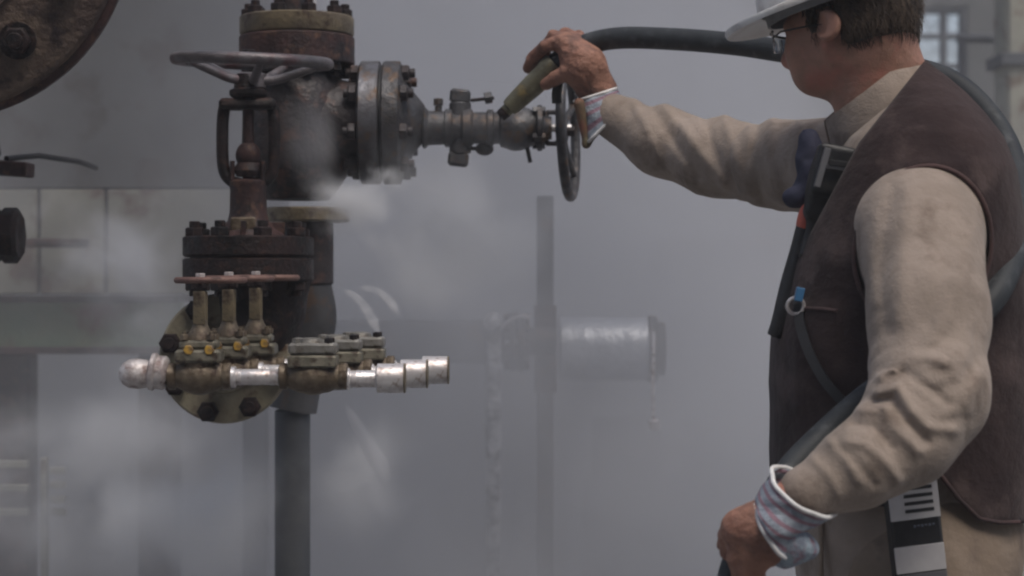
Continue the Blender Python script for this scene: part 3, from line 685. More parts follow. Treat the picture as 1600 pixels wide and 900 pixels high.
# ---- three small valves with bar handwheels (bronze), three grey valves, three silver outlets
Y = 3.22; s = S(Y); AX = Vector((1, 0, 0)); ya = 588
def q3(x, y, dy=0.): return P(x, y, Y) + Vector((0, dy, 0))
def small_valve(cx_, wheel, label, cat, group):
    o = q3(cx_, ya); root = empty('small_gate_valve' if wheel else 'small_globe_valve', o, label, cat, group)
    w = 50 if wheel else 54
    b = MB(); b.lathe(q3(cx_ - w, ya), AX, [(0, 17/s), (2/s, 21/s), (12/s, 21/s), (14/s, 18/s), (30/s, 25/s), (w/s, 29/s), ((2*w-30)/s, 25/s), ((2*w-14)/s, 18/s), ((2*w-12)/s, 21/s), ((2*w-2)/s, 21/s), (2*w/s, 17/s)], 32)
    b.ball(q3(cx_, ya + 3), 28 / s, (1.15, 1, .95)); b.lathe(q3(cx_, ya - 8), UP, [(0, 26/s), (16/s, 25/s), (20/s, 28/s)], 28)
    b.build('body', M['bronze'], root, angle=60)
    if wheel:
        b = MB(); b.box(q3(cx_, ya - 32), (70/s, 58/s, 20/s), ch=.004); b.box(q3(cx_, ya - 50), (58/s, 48/s, 14/s), ch=.004); b.build('bonnet', M['bonnet'], root)
        for (dx, dy) in ((-21, -1), (21, -1), (-21, 1), (21, 1)):
            bb = MB(); p = q3(cx_ + dx, ya - 57) + Vector((0, dy * 19 / s, 0)); bb.hexnut(p, p + UP * (9 / s), 7.2 / s); bb.cyl(p + UP * (8 / s), p + UP * (13 / s), 3.5 / s, n=10)
            bb.build('bolt', M['bronze'], root)
        for dx in (-13, 19):
            p = q3(cx_ + dx, ya - 42) + Vector((0, -24 / s, 0)); MB().hexnut(p + Vector((0, -.0005, 0)), p + Vector((0, -7 / s, 0)), 8 / s).build('painted_nut', M['yellow'], root)
        MB().lathe(q3(cx_ + 1, ya - 57), UP, [(0, 22/s), (8/s, 20/s), (18/s, 14/s), (26/s, 11/s), (30/s, 11/s), (32/s, 8/s)], 24).build('gland', M['bronze'], root)
        for sg in (-1, 1):
            MB().box(q3(cx_ + 1, ya - 107, sg * 10 / s), (19/s, 6/s, 52/s), ch=.0012).build('yoke_arm', M['brass'], root)
        MB().cyl(q3(cx_ + 1, ya - 84), q3(cx_ + 1, ya - 152), 3.4 / s, n=12).build('stem', M['rust'], root)
        MB().box(q3(cx_ + 1, ya - 139.5), (26/s, 27/s, 7/s)).build('yoke_head', M['dark_rust'], root)
        hw = MB().torus(q3(cx_ + 17, ya - 150), UP, 52/s, 5.2/s, 48, 10).build('handwheel', M['rose'], root)
        for k in range(3):
            d = Vector((math.cos(k * 2.094 + .4), math.sin(k * 2.094 + .4), 0)); MB().tube([q3(cx_ + 1, ya - 150) + d * .003, q3(cx_ + 17, ya - 150) + d * (50 / s)], 4.2/s, 8).build('spoke', M['rose'], hw)
        MB().hexnut(q3(cx_ + 1, ya - 147), q3(cx_ + 1, ya - 161), 8 / s).build('wheel_nut', M['cap'], root)
    else:
        b = MB(); b.box(q3(cx_, ya - 24), (76/s, 60/s, 19/s), ch=.003); b.build('lower_bonnet', M['bonnet'], root)
        b = MB(); b.box(q3(cx_, ya - 43.6), (74/s, 58/s, 18/s), ch=.004); b.lathe(q3(cx_ - 4, ya - 52.6), UP, [(0, 20/s), (6/s, 18/s), (8/s, 9/s)], 20); b.build('upper_bonnet', M['bonnet2'], root)
        for (dx, dy) in ((-25, -1), (25, -1), (-25, 1), (25, 1)):
            p = q3(cx_ + dx, ya - 52) + Vector((0, dy * 20 / s, 0)); MB().hexnut(p, p + UP * (8 / s), 7 / s).build('bolt', M['dark_rust'] if dx > 0 else M['bonnet2'], root)
    return root
M['bonnet2'] = mat('pale_grey_bonnet', (.27, .26, .24), (.19, .18, .16), .4, .4, 40, (.10, .08, .06), 60, bump=.4, bscale=200)
va = small_valve(312, True, 'nearest bronze valve with yellow bolts, joined to the round silver cap', 'valve', 'bronze valves with rusty handwheels')
vb = small_valve(490, False, 'nearest grey topped valve, between the bare silver nipple and the front coupling', 'valve', 'grey topped valves before the silver outlets')
# nipple between the two, outlet pipe and coupling, and (front run only) the collar and round cap
nip = MB().lathe(q3(360, ya + 1), AX, [(0, 14/s), (2/s, 17/s), (8/s, 17/s), (10/s, 12/s)] + [((10.5 + .9 * k) / s, (13.2 if k % 2 else 12.0) / s) for k in range(9)] + [(19/s, 12.5/s), (62/s, 12.5/s)] + [((62.5 + .9 * k) / s, (13.4 if k % 2 else 12.2) / s) for k in range(9)] + [(72/s, 12.5/s), (76/s, 14/s), (78/s, 12/s)], 28).build('pipe_nipple', M['silver'], None, q3(399, ya))
tag(nip, 'short silver nipple joining the nearest bronze valve to the nearest grey one', 'pipe', 'silver nipples between the valves')
out = empty('outlet_pipe', q3(590, ya), 'largest and nearest silver outlet pipe with its end coupling, leftmost of the three', 'pipe', 'silver outlet pipes')
MB().lathe(q3(542, ya + 4), AX, [(0, 17/s), (4/s, 17/s), (6/s, 13/s)] + [((7 + .9 * k) / s, (14.2 if k % 2 else 13.0) / s) for k in range(10)] + [(17/s, 13.4/s), (50/s, 13.4/s)], 32).build('pipe', M['silver'], out)
cp = MB().lathe(q3(588, ya + 3), AX, [(0, 19/s), (2/s, 23/s), (44/s, 23/s), (46/s, 21.5/s), (46/s, 16/s), (30/s, 15/s)], 40).build('coupling', M['silver'], out)
MB().lathe(q3(631, ya + 3), AX, [(0, 23.25/s), (2/s, 23.6/s), (3/s, 22/s), (3/s, 16.5/s)], 40).build('end_ring', M['brass'], cp)
cap = empty('end_fitting', q3(225, 586), 'rounded silver pipe cap and collar at the far left of the front pipe', 'cap')
b = MB(); b.lathe(q3(186, 584), AX, [(0, 3/s), (2/s, 10/s), (7/s, 17/s), (16/s, 22.5/s), (28/s, 24/s), (42/s, 22/s), (50/s, 18/s)], 36); b.build('dome', M['cap'], cap)
b = MB(); b.lathe(q3(233, 580), Vector((1, 0, -.12)), [(0, 22/s), (3/s, 29/s), (9/s, 30/s), (12/s, 26/s), (24/s, 27/s), (28/s, 24/s), (31/s, 18/s)], 36); b.build('collar', M['cap'], cap)
labs = [('middle bronze valve with a yellow bolt, half hidden behind the nearest one', 'second grey topped valve, just behind the nearest grey valve',
         'short silver nipple behind the front one, mostly hidden', 'middle silver outlet pipe and coupling, behind the largest one'),
        ('rearmost bronze valve with a yellow bolt, beside the dark gate valve body', 'rearmost grey topped valve, furthest right of the three',
         'rearmost silver nipple, barely seen between the valves', 'rearmost silver outlet coupling, ending furthest to the right')]
d0 = Vector((0, 0, 0))
for i, off in enumerate((Vector((.032, .10, .003)), Vector((.064, .20, .005)))):
    for src, lab in zip((va, vb, nip, out), labs[i]):
        c_ = copy_tree(src); c_.location = src.location + off; c_['label'] = lab
# header under the three runs' left ends so they are carried by the flange
hd = empty('manifold_header', P(330, 590, 3.5), 'short dark header pipe tying the small valves to the tan flange', 'pipe')
MB().cyl(P(340, 588, 3.28), P(350, 575, 3.56), .022, n=24).build('barrel', M['bronze'], hd)
MB().cyl(q3(262, ya) + Vector((0, 0, 0)), q3(262, ya) + Vector((.0, .21, 0)), .016, n=20).build('cross_pipe', M['bronze'], hd)
MB().tube([q3(262, ya) + Vector((0, .10, 0)), q3(300, ya) + Vector((0, .10, 0))], .016, 16).build('stub', M['bronze'], hd)
MB().tube([q3(262, ya) + Vector((0, .20, 0)), q3(350, ya) + Vector((0, .20, 0))], .016, 16).build('stub', M['bronze'], hd)

# ================================================================== THE WORKER
PERSON_Y = 3.0
person = empty('person', (P(1400, 0, 3.0).x, 3.0, 0), 'worker in white hard hat, brown vest and khaki shirt aiming a hose', 'person')
def PA(x, y, Y): return np.array(P(x, y, Y))
# torso rows: image row, left and right edge of the vest at Y = 3.0, half depth
ROWS = np.array([(95, 1412, 1440, .030), (108, 1402, 1450, .055), (125, 1385, 1470, .085), (150, 1358, 1497, .12), (180, 1328, 1524, .155), (220, 1296, 1553, .19),
                 (270, 1272, 1572, .215), (330, 1252, 1582, .225), (400, 1234, 1592, .222), (500, 1214, 1608, .205), (600, 1203, 1606, .195), (700, 1206, 1603, .19),
                 (800, 1216, 1598, .19), (900, 1230, 1570, .18)], dtype=np.float64)
RZ = CZ - (ROWS[:, 0] - 450) / FX * 3.0; RL = (ROWS[:, 1] - 800) / FX * 3.0; RR = (ROWS[:, 2] - 800) / FX * 3.0; RD = ROWS[:, 3]
def torso(p, yaw=.0):
    z = p[:, 2]; zz = RZ[::-1]
    L = np.interp(z, zz, RL[::-1]); Rr = np.interp(z, zz, RR[::-1]); D = np.interp(z, zz, RD[::-1])
    cx = (L + Rr) / 2; a = (Rr - L) / 2; x = (p[:, 0] - cx) / a; y = (p[:, 1] - 3.0) / D; pw = 2.35
    r = (np.abs(x) ** pw + np.abs(y) ** pw) ** (1 / pw)
    d = (r - 1) * np.minimum(a, D)
    d = np.maximum(d, z - RZ[0]); return d.astype(np.float32)
# joints
SH_N = PA(1440, 356, 2.79); EL_N = PA(1450, 616, 2.66); WR_N = PA(1228, 782, 2.60)
SH_F = PA(1318, 262, 3.19); EL_F = PA(1112, 246, 3.40); WR_F = PA(942, 150, 3.56)
# head frame
HC = PA(1322, 50, 3.0)
yaw = R(36); pit = R(9); HK = .94
f0 = np.array([-math.cos(yaw), math.sin(yaw), 0.]); l0 = np.array([-math.sin(yaw), -math.cos(yaw), 0.]); u0 = np.array([0, 0, 1.])
hf = f0 * math.cos(pit) - u0 * math.sin(pit); hu = u0 * math.cos(pit) + f0 * math.sin(pit); hl = l0
HM = np.stack([hf, hl, hu], 1)       # columns: forward, left, up
def H(f, l, u): return HC + HM @ (np.array([f, l, u]) * HK)
NECK0 = PA(1374, 185, 3.0); NECK1 = H(-.028, 0, -.055)
def head_sdf(p):
    q = ((p - HC.astype(np.float32)) @ HM.astype(np.float32)) / np.float32(HK)     # local f, l, u
    d = ell(q, (-.012, 0, .030), (.098, .076, .088))              # skull
    d = smin(d, ell(q, (.040, 0, -.022), (.056, .058, .064)), .05)  # face
    d = smin(d, ell(q, (.056, 0, -.056), (.028, .030, .022)), .045)   # chin
    for sg in (-1, 1):
        d = smin(d, cone(q, (.000, sg * .050, -.040), (.060, sg * .022, -.064), .015, .014), .035)   # jaw
        d = smin(d, ell(q, (.060, sg * .036, -.018), (.022, .022, .018)), .03)                          # cheekbone
        d = smin(d, cone(q, (.085, sg * .008, .026), (.076, sg * .046, .022), .009, .007), .015)        # brow
        d = smax(d, -ell(q, (.096, sg * .031, .006), (.015, .016, .011)), .012)                          # eye socket
        d = smin(d, ell(q, (.078, sg * .031, .005), (.013, .013, .012)), .004)                           # eye
        # ear
        e = cone(q, (-.010, sg * .076, -.004), (-.012, sg * .092, -.002),   .0185, .0245); e = smax(e, -ell(q, (.001, sg * .108, .002), (.017, .024, .022)), .004); e = smax(e, np.abs(q[:, 1] - sg * .088) - .010, .004)
        e = smin(e, ell(q, (.002, sg * .075, -.029), (.009, .006, .011)), .008)
        d = smin(d, e, .005)
    nose = cone(q, (.094, 0, .012), (.111, 0, -.020), .006, .010); nose = smin(nose, ell(q, (.103, 0, -.028), (.012, .018, .009)), .012)
    d = smin(d, nose, .014)
    d = smin(d, ell(q, (.088, 0, -.044), (.012, .022, .006)), .010); d = smin(d, ell(q, (.086, 0, -.053), (.012, .019, .006)), .010)
    d = smax(d, -ell(q, (.101, 0, -.0485), (.010, .022, .0018)), .004)
    return d * np.float32(HK)
def body_fn(p):
    d = head_sdf(p)
    nk = cone(p, NECK0, NECK1, .066, .054); nk = smin(nk, cone(p, PA(1412, 150, 3.0), H(-.06, 0, -.03), .046, .048), .03)
    d = smin(d, nk, .035)
    t = torso(p) + .035
    d = smin(d, t, .03)
    a1, _ = polycone(p, [SH_N, EL_N, PA(1345, 716, 2.61), WR_N], [.050, .038, .034, .024]); a2, _ = polycone(p, [SH_F, EL_F, PA(1035, 222, 3.47), PA(955, 178, 3.55), PA(934, 145, 3.56)], [.050, .038, .034, .025, .023])
    d = smin(d, a1, .03); d = smin(d, a2, .03)
    for sg in (-1, 1):
        hip = np.array([PA(1412, 850, 3.0)[0], 3.0 + sg * .09, .90]); kn = hip + np.array([-.03 - .02 * sg, sg * .03, -.42]); an = kn + np.array([.05, .01 * sg, -.40])
        l1, _ = polycone(p, [hip, kn, an], [.085, .058, .042]); d = smin(d, l1, .05)
        d = smin(d, cone(p, an + np.array([0, 0, -.03]), an + np.array([-.13, .03 * sg, -.045]), .034, .026), .02)
    d = np.minimum(d, 1.0); d = smin(d, ell(p, (PA(1412, 0, 3.0)[0], 3.0, .92), (.15, .15, .14)), .05)
    return d
V, F = mesh_sdf(body_fn, (-.05, 2.5, .0), (.95, 3.65, 1.92), .0036, safe=2.4)
mkobj('body', relax(V, F, 1, .4), F, M['skin'], person, angle=180)

# ---- hair
def hair_fn(p):
    q = ((p - HC.astype(np.float32)) @ HM.astype(np.float32)) / np.float32(HK)
    n = fbm(q * np.array([55, 55, 22], dtype=np.float32), 3, 3)
    d = ell(q, (-.020, 0, .028), (.103, .087, .100)) + n * .004
    d = smin(d, cone(p, PA(1412, 150, 3.0), H(-.06, 0, -.03), .046, .048) / np.float32(HK) - .007, .02); d = smin(d, ell(q, (-.012, 0, .030), (.098, .076, .088)) - .007, .02)
    # front edge: a line slanting back from the temple, over the ear and down behind it
    front = q[:, 0] - (.030 + .25 * (q[:, 2] - .02)); 
    front2 = q[:, 0] - (-.024 + .0 * q[:, 2])
    above = q[:, 2] - .030
    cutA = np.maximum(front, -above)          # keep above the ear line, up to the temple
    cutB = np.maximum(front2, -(q[:, 2] + .040 + .12 * (q[:, 0] + .03)))   # behind the ear, down to the nape
    side = np.maximum(np.abs(q[:, 0] - .020) - .010, np.abs(q[:, 2] - .012) - .020)       # sideburn
    c = np.minimum(np.minimum(cutA, cutB), side)
    c = c + n * .0025
    return smax(d, c, .012)
V, F = mesh_sdf(hair_fn, HC - .16, HC + .16, .0030, safe=2.5)
rs = np.random.RandomState(5)
hv_, hf_ = [tuple(x) for x in V], [list(map(int, f)) for f in F]
ql = (V - HC) @ HM
for i in rs.choice(len(V), 5200):
    b0 = V[i]; out = b0 - (HC + HM @ np.array([-.02, 0, .0])); out /= np.linalg.norm(out)
    g_ = -hu * .8 - hf * (.55 if ql[i, 2] > .0 else .15) + rs.normal(0, .22, 3); g_ -= out * (g_ @ out); g_ /= np.linalg.norm(g_)
    L_ = rs.uniform(.012, .024); w_ = rs.uniform(.0005, .0010); sd = np.cross(g_, out); base = len(hv_)
    for k_, (s_, lift) in enumerate(((0, -.0005), (.5, .0022), (1., .0016))):
        c_ = b0 + g_ * L_ * s_ + out * lift; ww = w_ * (1 - .75 * s_)
        hv_ += [tuple(c_ - sd * ww), tuple(c_ + sd * ww), tuple(c_ + out * ww)]
    for k_ in range(2):
        for e_ in range(3): e2 = (e_ + 1) % 3; hf_.append([base + k_*3 + e_, base + k_*3 + e2, base + k_*3 + 3 + e2, base + k_*3 + 3 + e_])
mkobj('hair', hv_, hf_, M['hair'], person, angle=180)

# ---- hard hat
HT = H(.006, 0, .060)
_a, _b = R(4), R(7)          # the hat sits a little lower in front and to his left
_f = HM @ np.array([math.cos(_a), 0, -math.sin(_a)]); _u = HM @ np.array([math.sin(_a), 0, math.cos(_a)]); _l = HM @ np.array([0, 1, 0.])
HATM = np.stack([_f, _l * math.cos(_b) - _u * math.sin(_b), _u * math.cos(_b) + _l * math.sin(_b)], 1)
def hat_pt(f, l, u): return HT + HATM @ np.array([f, l, u])
n = 96; vs = []; fs = []; rings = []
def shell_r(q):   # plan outline of the shell
    return 1 / math.sqrt((math.cos(q) / .134) ** 2 + (math.sin(q) / .108) ** 2)
prof = [(1.0, .0), (1.0, .012), (.985, .035), (.93, .068), (.80, .102), (.60, .124), (.35, .137), (.0001, .141)]
for (k_, u_) in prof:
    rings.append([hat_pt(shell_r(2 * math.pi * i / n) * k_ * math.cos(2 * math.pi * i / n) - .008, shell_r(2 * math.pi * i / n) * k_ * math.sin(2 * math.pi * i / n), u_ + (.006 * math.exp(-((shell_r(2*math.pi*i/n)*k_*math.sin(2*math.pi*i/n)) / .016) ** 2) if .1 < k_ < .99 else 0)) for i in range(n)])
inner = [[hat_pt(shell_r(2 * math.pi * i / n) * k_ * .965 * math.cos(2 * math.pi * i / n) - .008, shell_r(2 * math.pi * i / n) * k_ * .965 * math.sin(2 * math.pi * i / n), max(u_ * .96, .001) if u_ else .001) for i in range(n)] for (k_, u_) in prof]
allr = inner[::-1] + rings
for r_ in allr: vs += [tuple(x) for x in r_]
for a in range(len(allr) - 1):
    for i in range(n): i2 = (i + 1) % n; fs.append([a * n + i, a * n + i2, (a + 1) * n + i2, (a + 1) * n + i])
hat = mkobj('hard_hat', vs, fs, M['hat'], person, angle=50)
# rim and peak: widest in front, a narrow lip at the sides and back
vs = []; fs = []; prof_n = 8
for i in range(n):
    q = 2 * math.pi * i / n; r_ = shell_r(q); cq = math.cos(q); wd = .010 + .050 * max(0, cq) ** 1.3 if cq > 0 else .010
    droop = -.006 * max(0, cq) ** 1.2 - .003
    sec = [(-.003, .004, 0), (.4 * wd, .0045, .35), (wd - .002, .005, 1), (wd, .001, 1.05), (wd - .002, -.005, 1.02), (.4 * wd, .0005, .35), (-.003, .000, 0)]
    for (dr, du, k_) in sec:
        vs.append(tuple(hat_pt((r_ + dr) * cq - .008, (r_ + dr) * math.sin(q), du + droop * k_)))
m_ = 7
for i in range(n):
    i2 = (i + 1) % n
    for k in range(m_): k2 = (k + 1) % m_; fs.append([i * m_ + k, i2 * m_ + k, i2 * m_ + k2, i * m_ + k2])
mkobj('peak', vs, fs, M['hat'], hat, angle=50)
vs = []; fs = []   # sweat band inside
for i in range(n):
    q = 2 * math.pi * i / n
    for (k_, u_) in ((.90, -.016), (.93, -.016), (.93, .02), (.90, .02)): vs.append(tuple(hat_pt(shell_r(q) * k_ * math.cos(q) - .008, shell_r(q) * k_ * .97 * math.sin(q), u_)))
for i in range(n):
    i2 = (i + 1) % n
    for k in range(4): k2 = (k + 1) % 4; fs.append([i * 4 + k, i2 * 4 + k, i2 * 4 + k2, i * 4 + k2])
mkobj('sweat_band', vs, fs, M['hatgrey'], hat, angle=50)

# ---- safety glasses
gl = MB()
for sg in (-1, 1):
    gl.tube([H(.100, sg * .058, .008), H(.075, sg * .078, .010), H(.02, sg * .084, .006), H(-.008, sg * .083, .002)], .0014, 8)
gl.tube(cr([H(.100, -.058, .018), H(.118, -.03, .020), H(.121, 0, .020), H(.118, .03, .020), H(.100, .058, .018)], 5), .0022, 8)
gs = gl.build('safety_glasses', M['black'], person)
for sg in (-1, 1):
    pts = []; vs = []; fs = []
    for i in range(9):
        t_ = i / 8; l_ = sg * (.006 + .054 * t_); f_ = .120 - .020 * t_ ** 2
        for u_ in (.016, -.012 + .008 * abs(t_ - .5)): vs.append(tuple(H(f_, l_, u_)))
    for i in range(9):
        t_ = i / 8; l_ = sg * (.006 + .054 * t_); f_ = .118 - .020 * t_ ** 2
        for u_ in (.016, -.012 + .008 * abs(t_ - .5)): vs.append(tuple(H(f_, l_, u_)))
    for i in range(8):
        fs.append([2*i, 2*i+2, 2*i+3, 2*i+1]); fs.append([18+2*i, 18+2*i+1, 18+2*i+3, 18+2*i+2]); fs.append([2*i, 18+2*i, 18+2*i+2, 2*i+2]); fs.append([2*i+1, 2*i+3, 18+2*i+3, 18+2*i+1])
    mkobj('lens', vs, fs, M['lens'], gs)

# ---- shirt
NC = np.array([PA(1365, 143, 3.0)[0], 3.0, PA(1365, 143, 3.0)[2]])
cl = (PA(1300, 196, 3.0) - PA(1430, 96, 3.0)); cl /= np.linalg.norm(cl)       # collar's long direction (towards the throat)
cu = np.cross(cl, [0, 1, 0]); cu /= np.linalg.norm(cu)
if cu[2] < 0: cu = -cu
def wr(p, t, fa, fb, seed, warp=.5):
    """ridged folds running across a limb: t along it"""
    w = fbm(p * np.float32(fb), seed, 2)
    n_ = vnoise(np.stack([t * fa + w * warp * 2.2, w * 1.5 + 7, p[:, 1] * 4], 1).astype(np.float32), seed + 9)
    return 1 - np.abs(n_) * 2
def wr2(p, t, seed):
    """rounded cloth hills with tight valleys between, running slantwise round a limb; about zero on average"""
    w = fbm(p * np.float32(6), seed, 2); x_ = p[:, 0] + p[:, 1]
    n1 = vnoise(np.stack([t * 17 + x_ * 10 + w * 1.8, p[:, 2] * 4 + w, p[:, 1] * 7], 1).astype(np.float32), seed + 9)
    n2 = vnoise(np.stack([t * 34 - x_ * 16 + w * 2.4, p[:, 2] * 12, p[:, 1] * 12], 1).astype(np.float32), seed + 19)
    n3 = vnoise(np.stack([t * 60 + p[:, 2] * 22, x_ * 28, p[:, 1] * 20 + w * 3], 1).astype(np.float32), seed + 29)
    return (np.sqrt(np.abs(n1) + .02) * 1.5 - .75) + .32 * (np.sqrt(np.abs(n2) + .03) * 1.5 - .75) + .07 * (np.abs(n3) * 2 - .6)
# folds pressed into the sleeves: (points, height in metres, half width in pixels)
NEAR_FOLDS = [([(1378, 590), (1408, 566), (1445, 556), (1478, 566)], .008, 10), ([(1372, 612), (1402, 604), (1424, 640), (1452, 668), (1490, 672)], .008, 10),
              ([(1346, 641), (1378, 640), (1402, 672), (1436, 706)], .0075, 10), ([(1322, 690), (1352, 694), (1388, 726), (1404, 752)], .006, 9),
              ([(1297, 690), (1322, 718), (1341, 752)], .005, 8), ([(1270, 716), (1296, 744), (1312, 776)], .004, 8),
              ([(1385, 588), (1415, 583), (1455, 610), (1480, 630)], -.005, 8), ([(1366, 628), (1394, 624), (1414, 656), (1448, 690)], -.006, 7),
              ([(1335, 664), (1366, 668), (1394, 700)], -.005, 7), ([(1310, 700), (1336, 722), (1366, 756)], -.0035, 7),
              ([(1394, 296), (1384, 360), (1378, 440), (1386, 520)], -.003, 12), ([(1366, 340), (1358, 400), (1364, 470)], .002, 12), ([(1420, 300), (1408, 400), (1408, 500)], .004, 16),
              ([(1520, 360), (1500, 450), (1460, 530)], .0035, 16), ([(1470, 330), (1478, 420), (1450, 500)], -.003, 16), ([(1528, 560), (1500, 600), (1470, 610)], -.004, 12), ([(1530, 590), (1505, 640), (1470, 650)], .004, 12)]
FAR_FOLDS = [([(1208, 190), (1198, 245), (1222, 315)], .007, 9), ([(1186, 190), (1176, 245), (1192, 312)], -.006, 8), ([(1132, 180), (1146, 235), (1168, 300)], .0065, 10),
             ([(1040, 165), (1078, 215), (1128, 288)], .006, 10), ([(1012, 160), (1050, 215), (1092, 275)], -.005, 9), ([(1250, 195), (1236, 250), (1252, 318)], .005, 9),
             ([(1100, 172), (1112, 225), (1146, 292)], -.0045, 9), ([(990, 160), (1010, 200), (1030, 250)], .004, 8)]
def strokes(p, L):
    px, py = proj(p); r = np.zeros(len(p), dtype=np.float32)
    for pts, A, w in L:
        dm = None
        for (x0, y0), (x1, y1) in zip(pts[:-1], pts[1:]):
            dx, dy = x1 - x0, y1 - y0; h = np.clip(((px - x0) * dx + (py - y0) * dy) / (dx * dx + dy * dy), 0, 1)
            d_ = (px - x0 - h * dx) ** 2 + (py - y0 - h * dy) ** 2; dm = d_ if dm is None else np.minimum(dm, d_)
        r = r + .82 * A * np.exp(-dm / (w * w * .85))
    return r
def shirt_fn(p):
    t = torso(p) + .016
    a1, s1 = polycone(p, [SH_N + np.array([0, .02, .0]), PA(1452, 490, 2.71), EL_N, PA(1412, 682, 2.63), PA(1346, 726, 2.61), PA(1262, 770, 2.60)], [.089, .077, .075, .063, .050, .037])
    L1 = .27
    am = np.exp(-((s1 - L1) / .09) ** 2) * .0085 + .0012 + np.exp(-((s1 - .43) / .09) ** 2) * .0035
    fold = wr2(p, s1, 5); st = strokes(p, NEAR_FOLDS)
    dr = fbm(p * np.float32(9), 21, 3)
    a1 = a1 - am * fold * .55 - .003 * dr - st
    a2, s2 = polycone(p, [SH_F, PA(1215, 258, 3.30), EL_F, PA(1035, 222, 3.47), PA(958, 182, 3.54)], [.084, .068, .062, .055, .041])
    am = np.exp(-((s2 - .26) / .13) ** 2) * .007 + .0022
    a2 = a2 - am * .6 * wr2(p, s2, 11) - .003 * dr - strokes(p, FAR_FOLDS)
    d = smin(t, a1, .035); d = smin(d, a2, .05)
    # yoke of the front near the far shoulder, then the open neck
    q = p - NC.astype(np.float32); h_ = q @ cu.astype(np.float32)
    rad = np.sqrt((q @ cl.astype(np.float32) / .080) ** 2 + (q[:, 1] / .072) ** 2)
    d = smax(d, -np.maximum((rad - .93) * .07, -(h_ + .028)), .006)
    d = np.maximum(d, -(p[:, 2] - .86))
    # cuffs end square
    return d
V, F = mesh_sdf(shirt_fn, (.1, 2.4, .84), (.95, 3.68, 1.7), .0033, safe=3)
shirt = mkobj('shirt', relax(V, F, 1, .5), F, M['shirt'], person, angle=180)
# collar: stand and folded leaf
nn = 72; vs = []; fs = []
sec = [(-.030, 1.00, 0), (-.008, .97, 0), (.006, .985, 0), (.008, 1.04, 0), (.000, 1.10, 0), (-.022, 1.19, .4), (-.043, 1.30, 1), (-.046, 1.27, 1), (-.024, 1.15, .4), (-.004, 1.05, 0), (-.030, 1.04, 0)]
gap = .10
for i in range(nn + 1):
    q = -math.pi + gap + (2 * math.pi - 2 * gap) * i / nn + math.pi       # opens at the throat (q = 0)
    ca, sa = math.cos(q), math.sin(q)
    fr = max(0, ca) ** 3
    for (h_, k_, lf) in sec:
        wob = .0022 * math.sin(q * 7 + h_ * 60) * lf
        k_ = 1 + (k_ - 1) * (1 if ca > 0 else 1 + .55 * ca)
        pt = NC + cl * (.0815 * k_ * ca + .012 * fr * lf) + np.array([0, 1, 0]) * (.0745 * k_ * sa) + cu * (h_ - .012 * fr * lf + .003 + wob)
        vs.append(tuple(pt))
m_ = len(sec)
for i in range(nn):
    for k in range(m_): k2 = (k + 1) % m_; fs.append([i * m_ + k, (i + 1) * m_ + k, (i + 1) * m_ + k2, i * m_ + k2])
fs.append(list(range(m_))); fs.append([nn * m_ + k for k in range(m_)][::-1])
mkobj('collar', vs, fs, M['shirt'], shirt, angle=60)

# ---- vest
def armhole(px, py):
    ca, sa = math.cos(R(-14)), math.sin(R(-14)); x = px - 1442; y = py - 388
    u = (x * ca - y * sa) / 104; v = (x * sa + y * ca) / 128; return (np.sqrt(u * u + v * v) - 1)
HEMX = [1100, 1200, 1300, 1390, 1420, 1468, 1500, 1530, 1560, 1700]; HEMY = [742, 752, 790, 792, 760, 742, 782, 812, 818, 816]
def vest_fn(p):
    px, py = proj(p); t = torso(p)
    ah = armhole(px, py); near = p[:, 1] < 2.97
    edge = np.exp(-((ah * 105) / 13) ** 2) * near
    fold = fbm(p * np.array([7, 7, 4], dtype=np.float32), 31, 3)
    t = t - .0015 - .003 * edge - .0045 * fold - .004 * wr(p, p[:, 2] - .35 * p[:, 0], 8, 3, 41) * np.clip((py - 380) / 250, 0, 1)
    # lower side panel kick-out and pocket flap
    pk = np.maximum(np.maximum(1238 - px, px - 1312), np.maximum(474 - py, py - 640)); t = t - .0022 * (1 / (1 + np.exp(np.clip(pk / 2.5, -30, 30)))) * near
    d = t
    d = smax(d, -np.maximum(ah * .09, (p[:, 1] - 2.94)), .004)
    # far armhole
    pxf = 800 + (p[:, 0] - SH_F[0]); fa = cone(p, SH_F + np.array([.06, -.02, .03]), SH_F + np.array([-.25, .14, -.02]), .098, .105); d = smax(d, -fa, .005)
    # neck opening: everything towards the throat of the lapel line
    def above(x0, y0, x1, y1): L_ = math.hypot(x1 - x0, y1 - y0); return ((px - x0) * (y1 - y0) - (py - y0) * (x1 - x0)) / L_
    n1 = above(1440, 100, 1341, 224); n2 = above(1341, 224, 1262, 372)
    cut = np.minimum(n1, n2) / 1037.      # positive on the back side
    if SIGN < 0: cut = -cut
    d = smax(d, -cut, .004)
    hem = np.interp(px, HEMX, HEMY); d = smax(d, (py - hem) / 1080., .004)
    return d
SIGN = 1
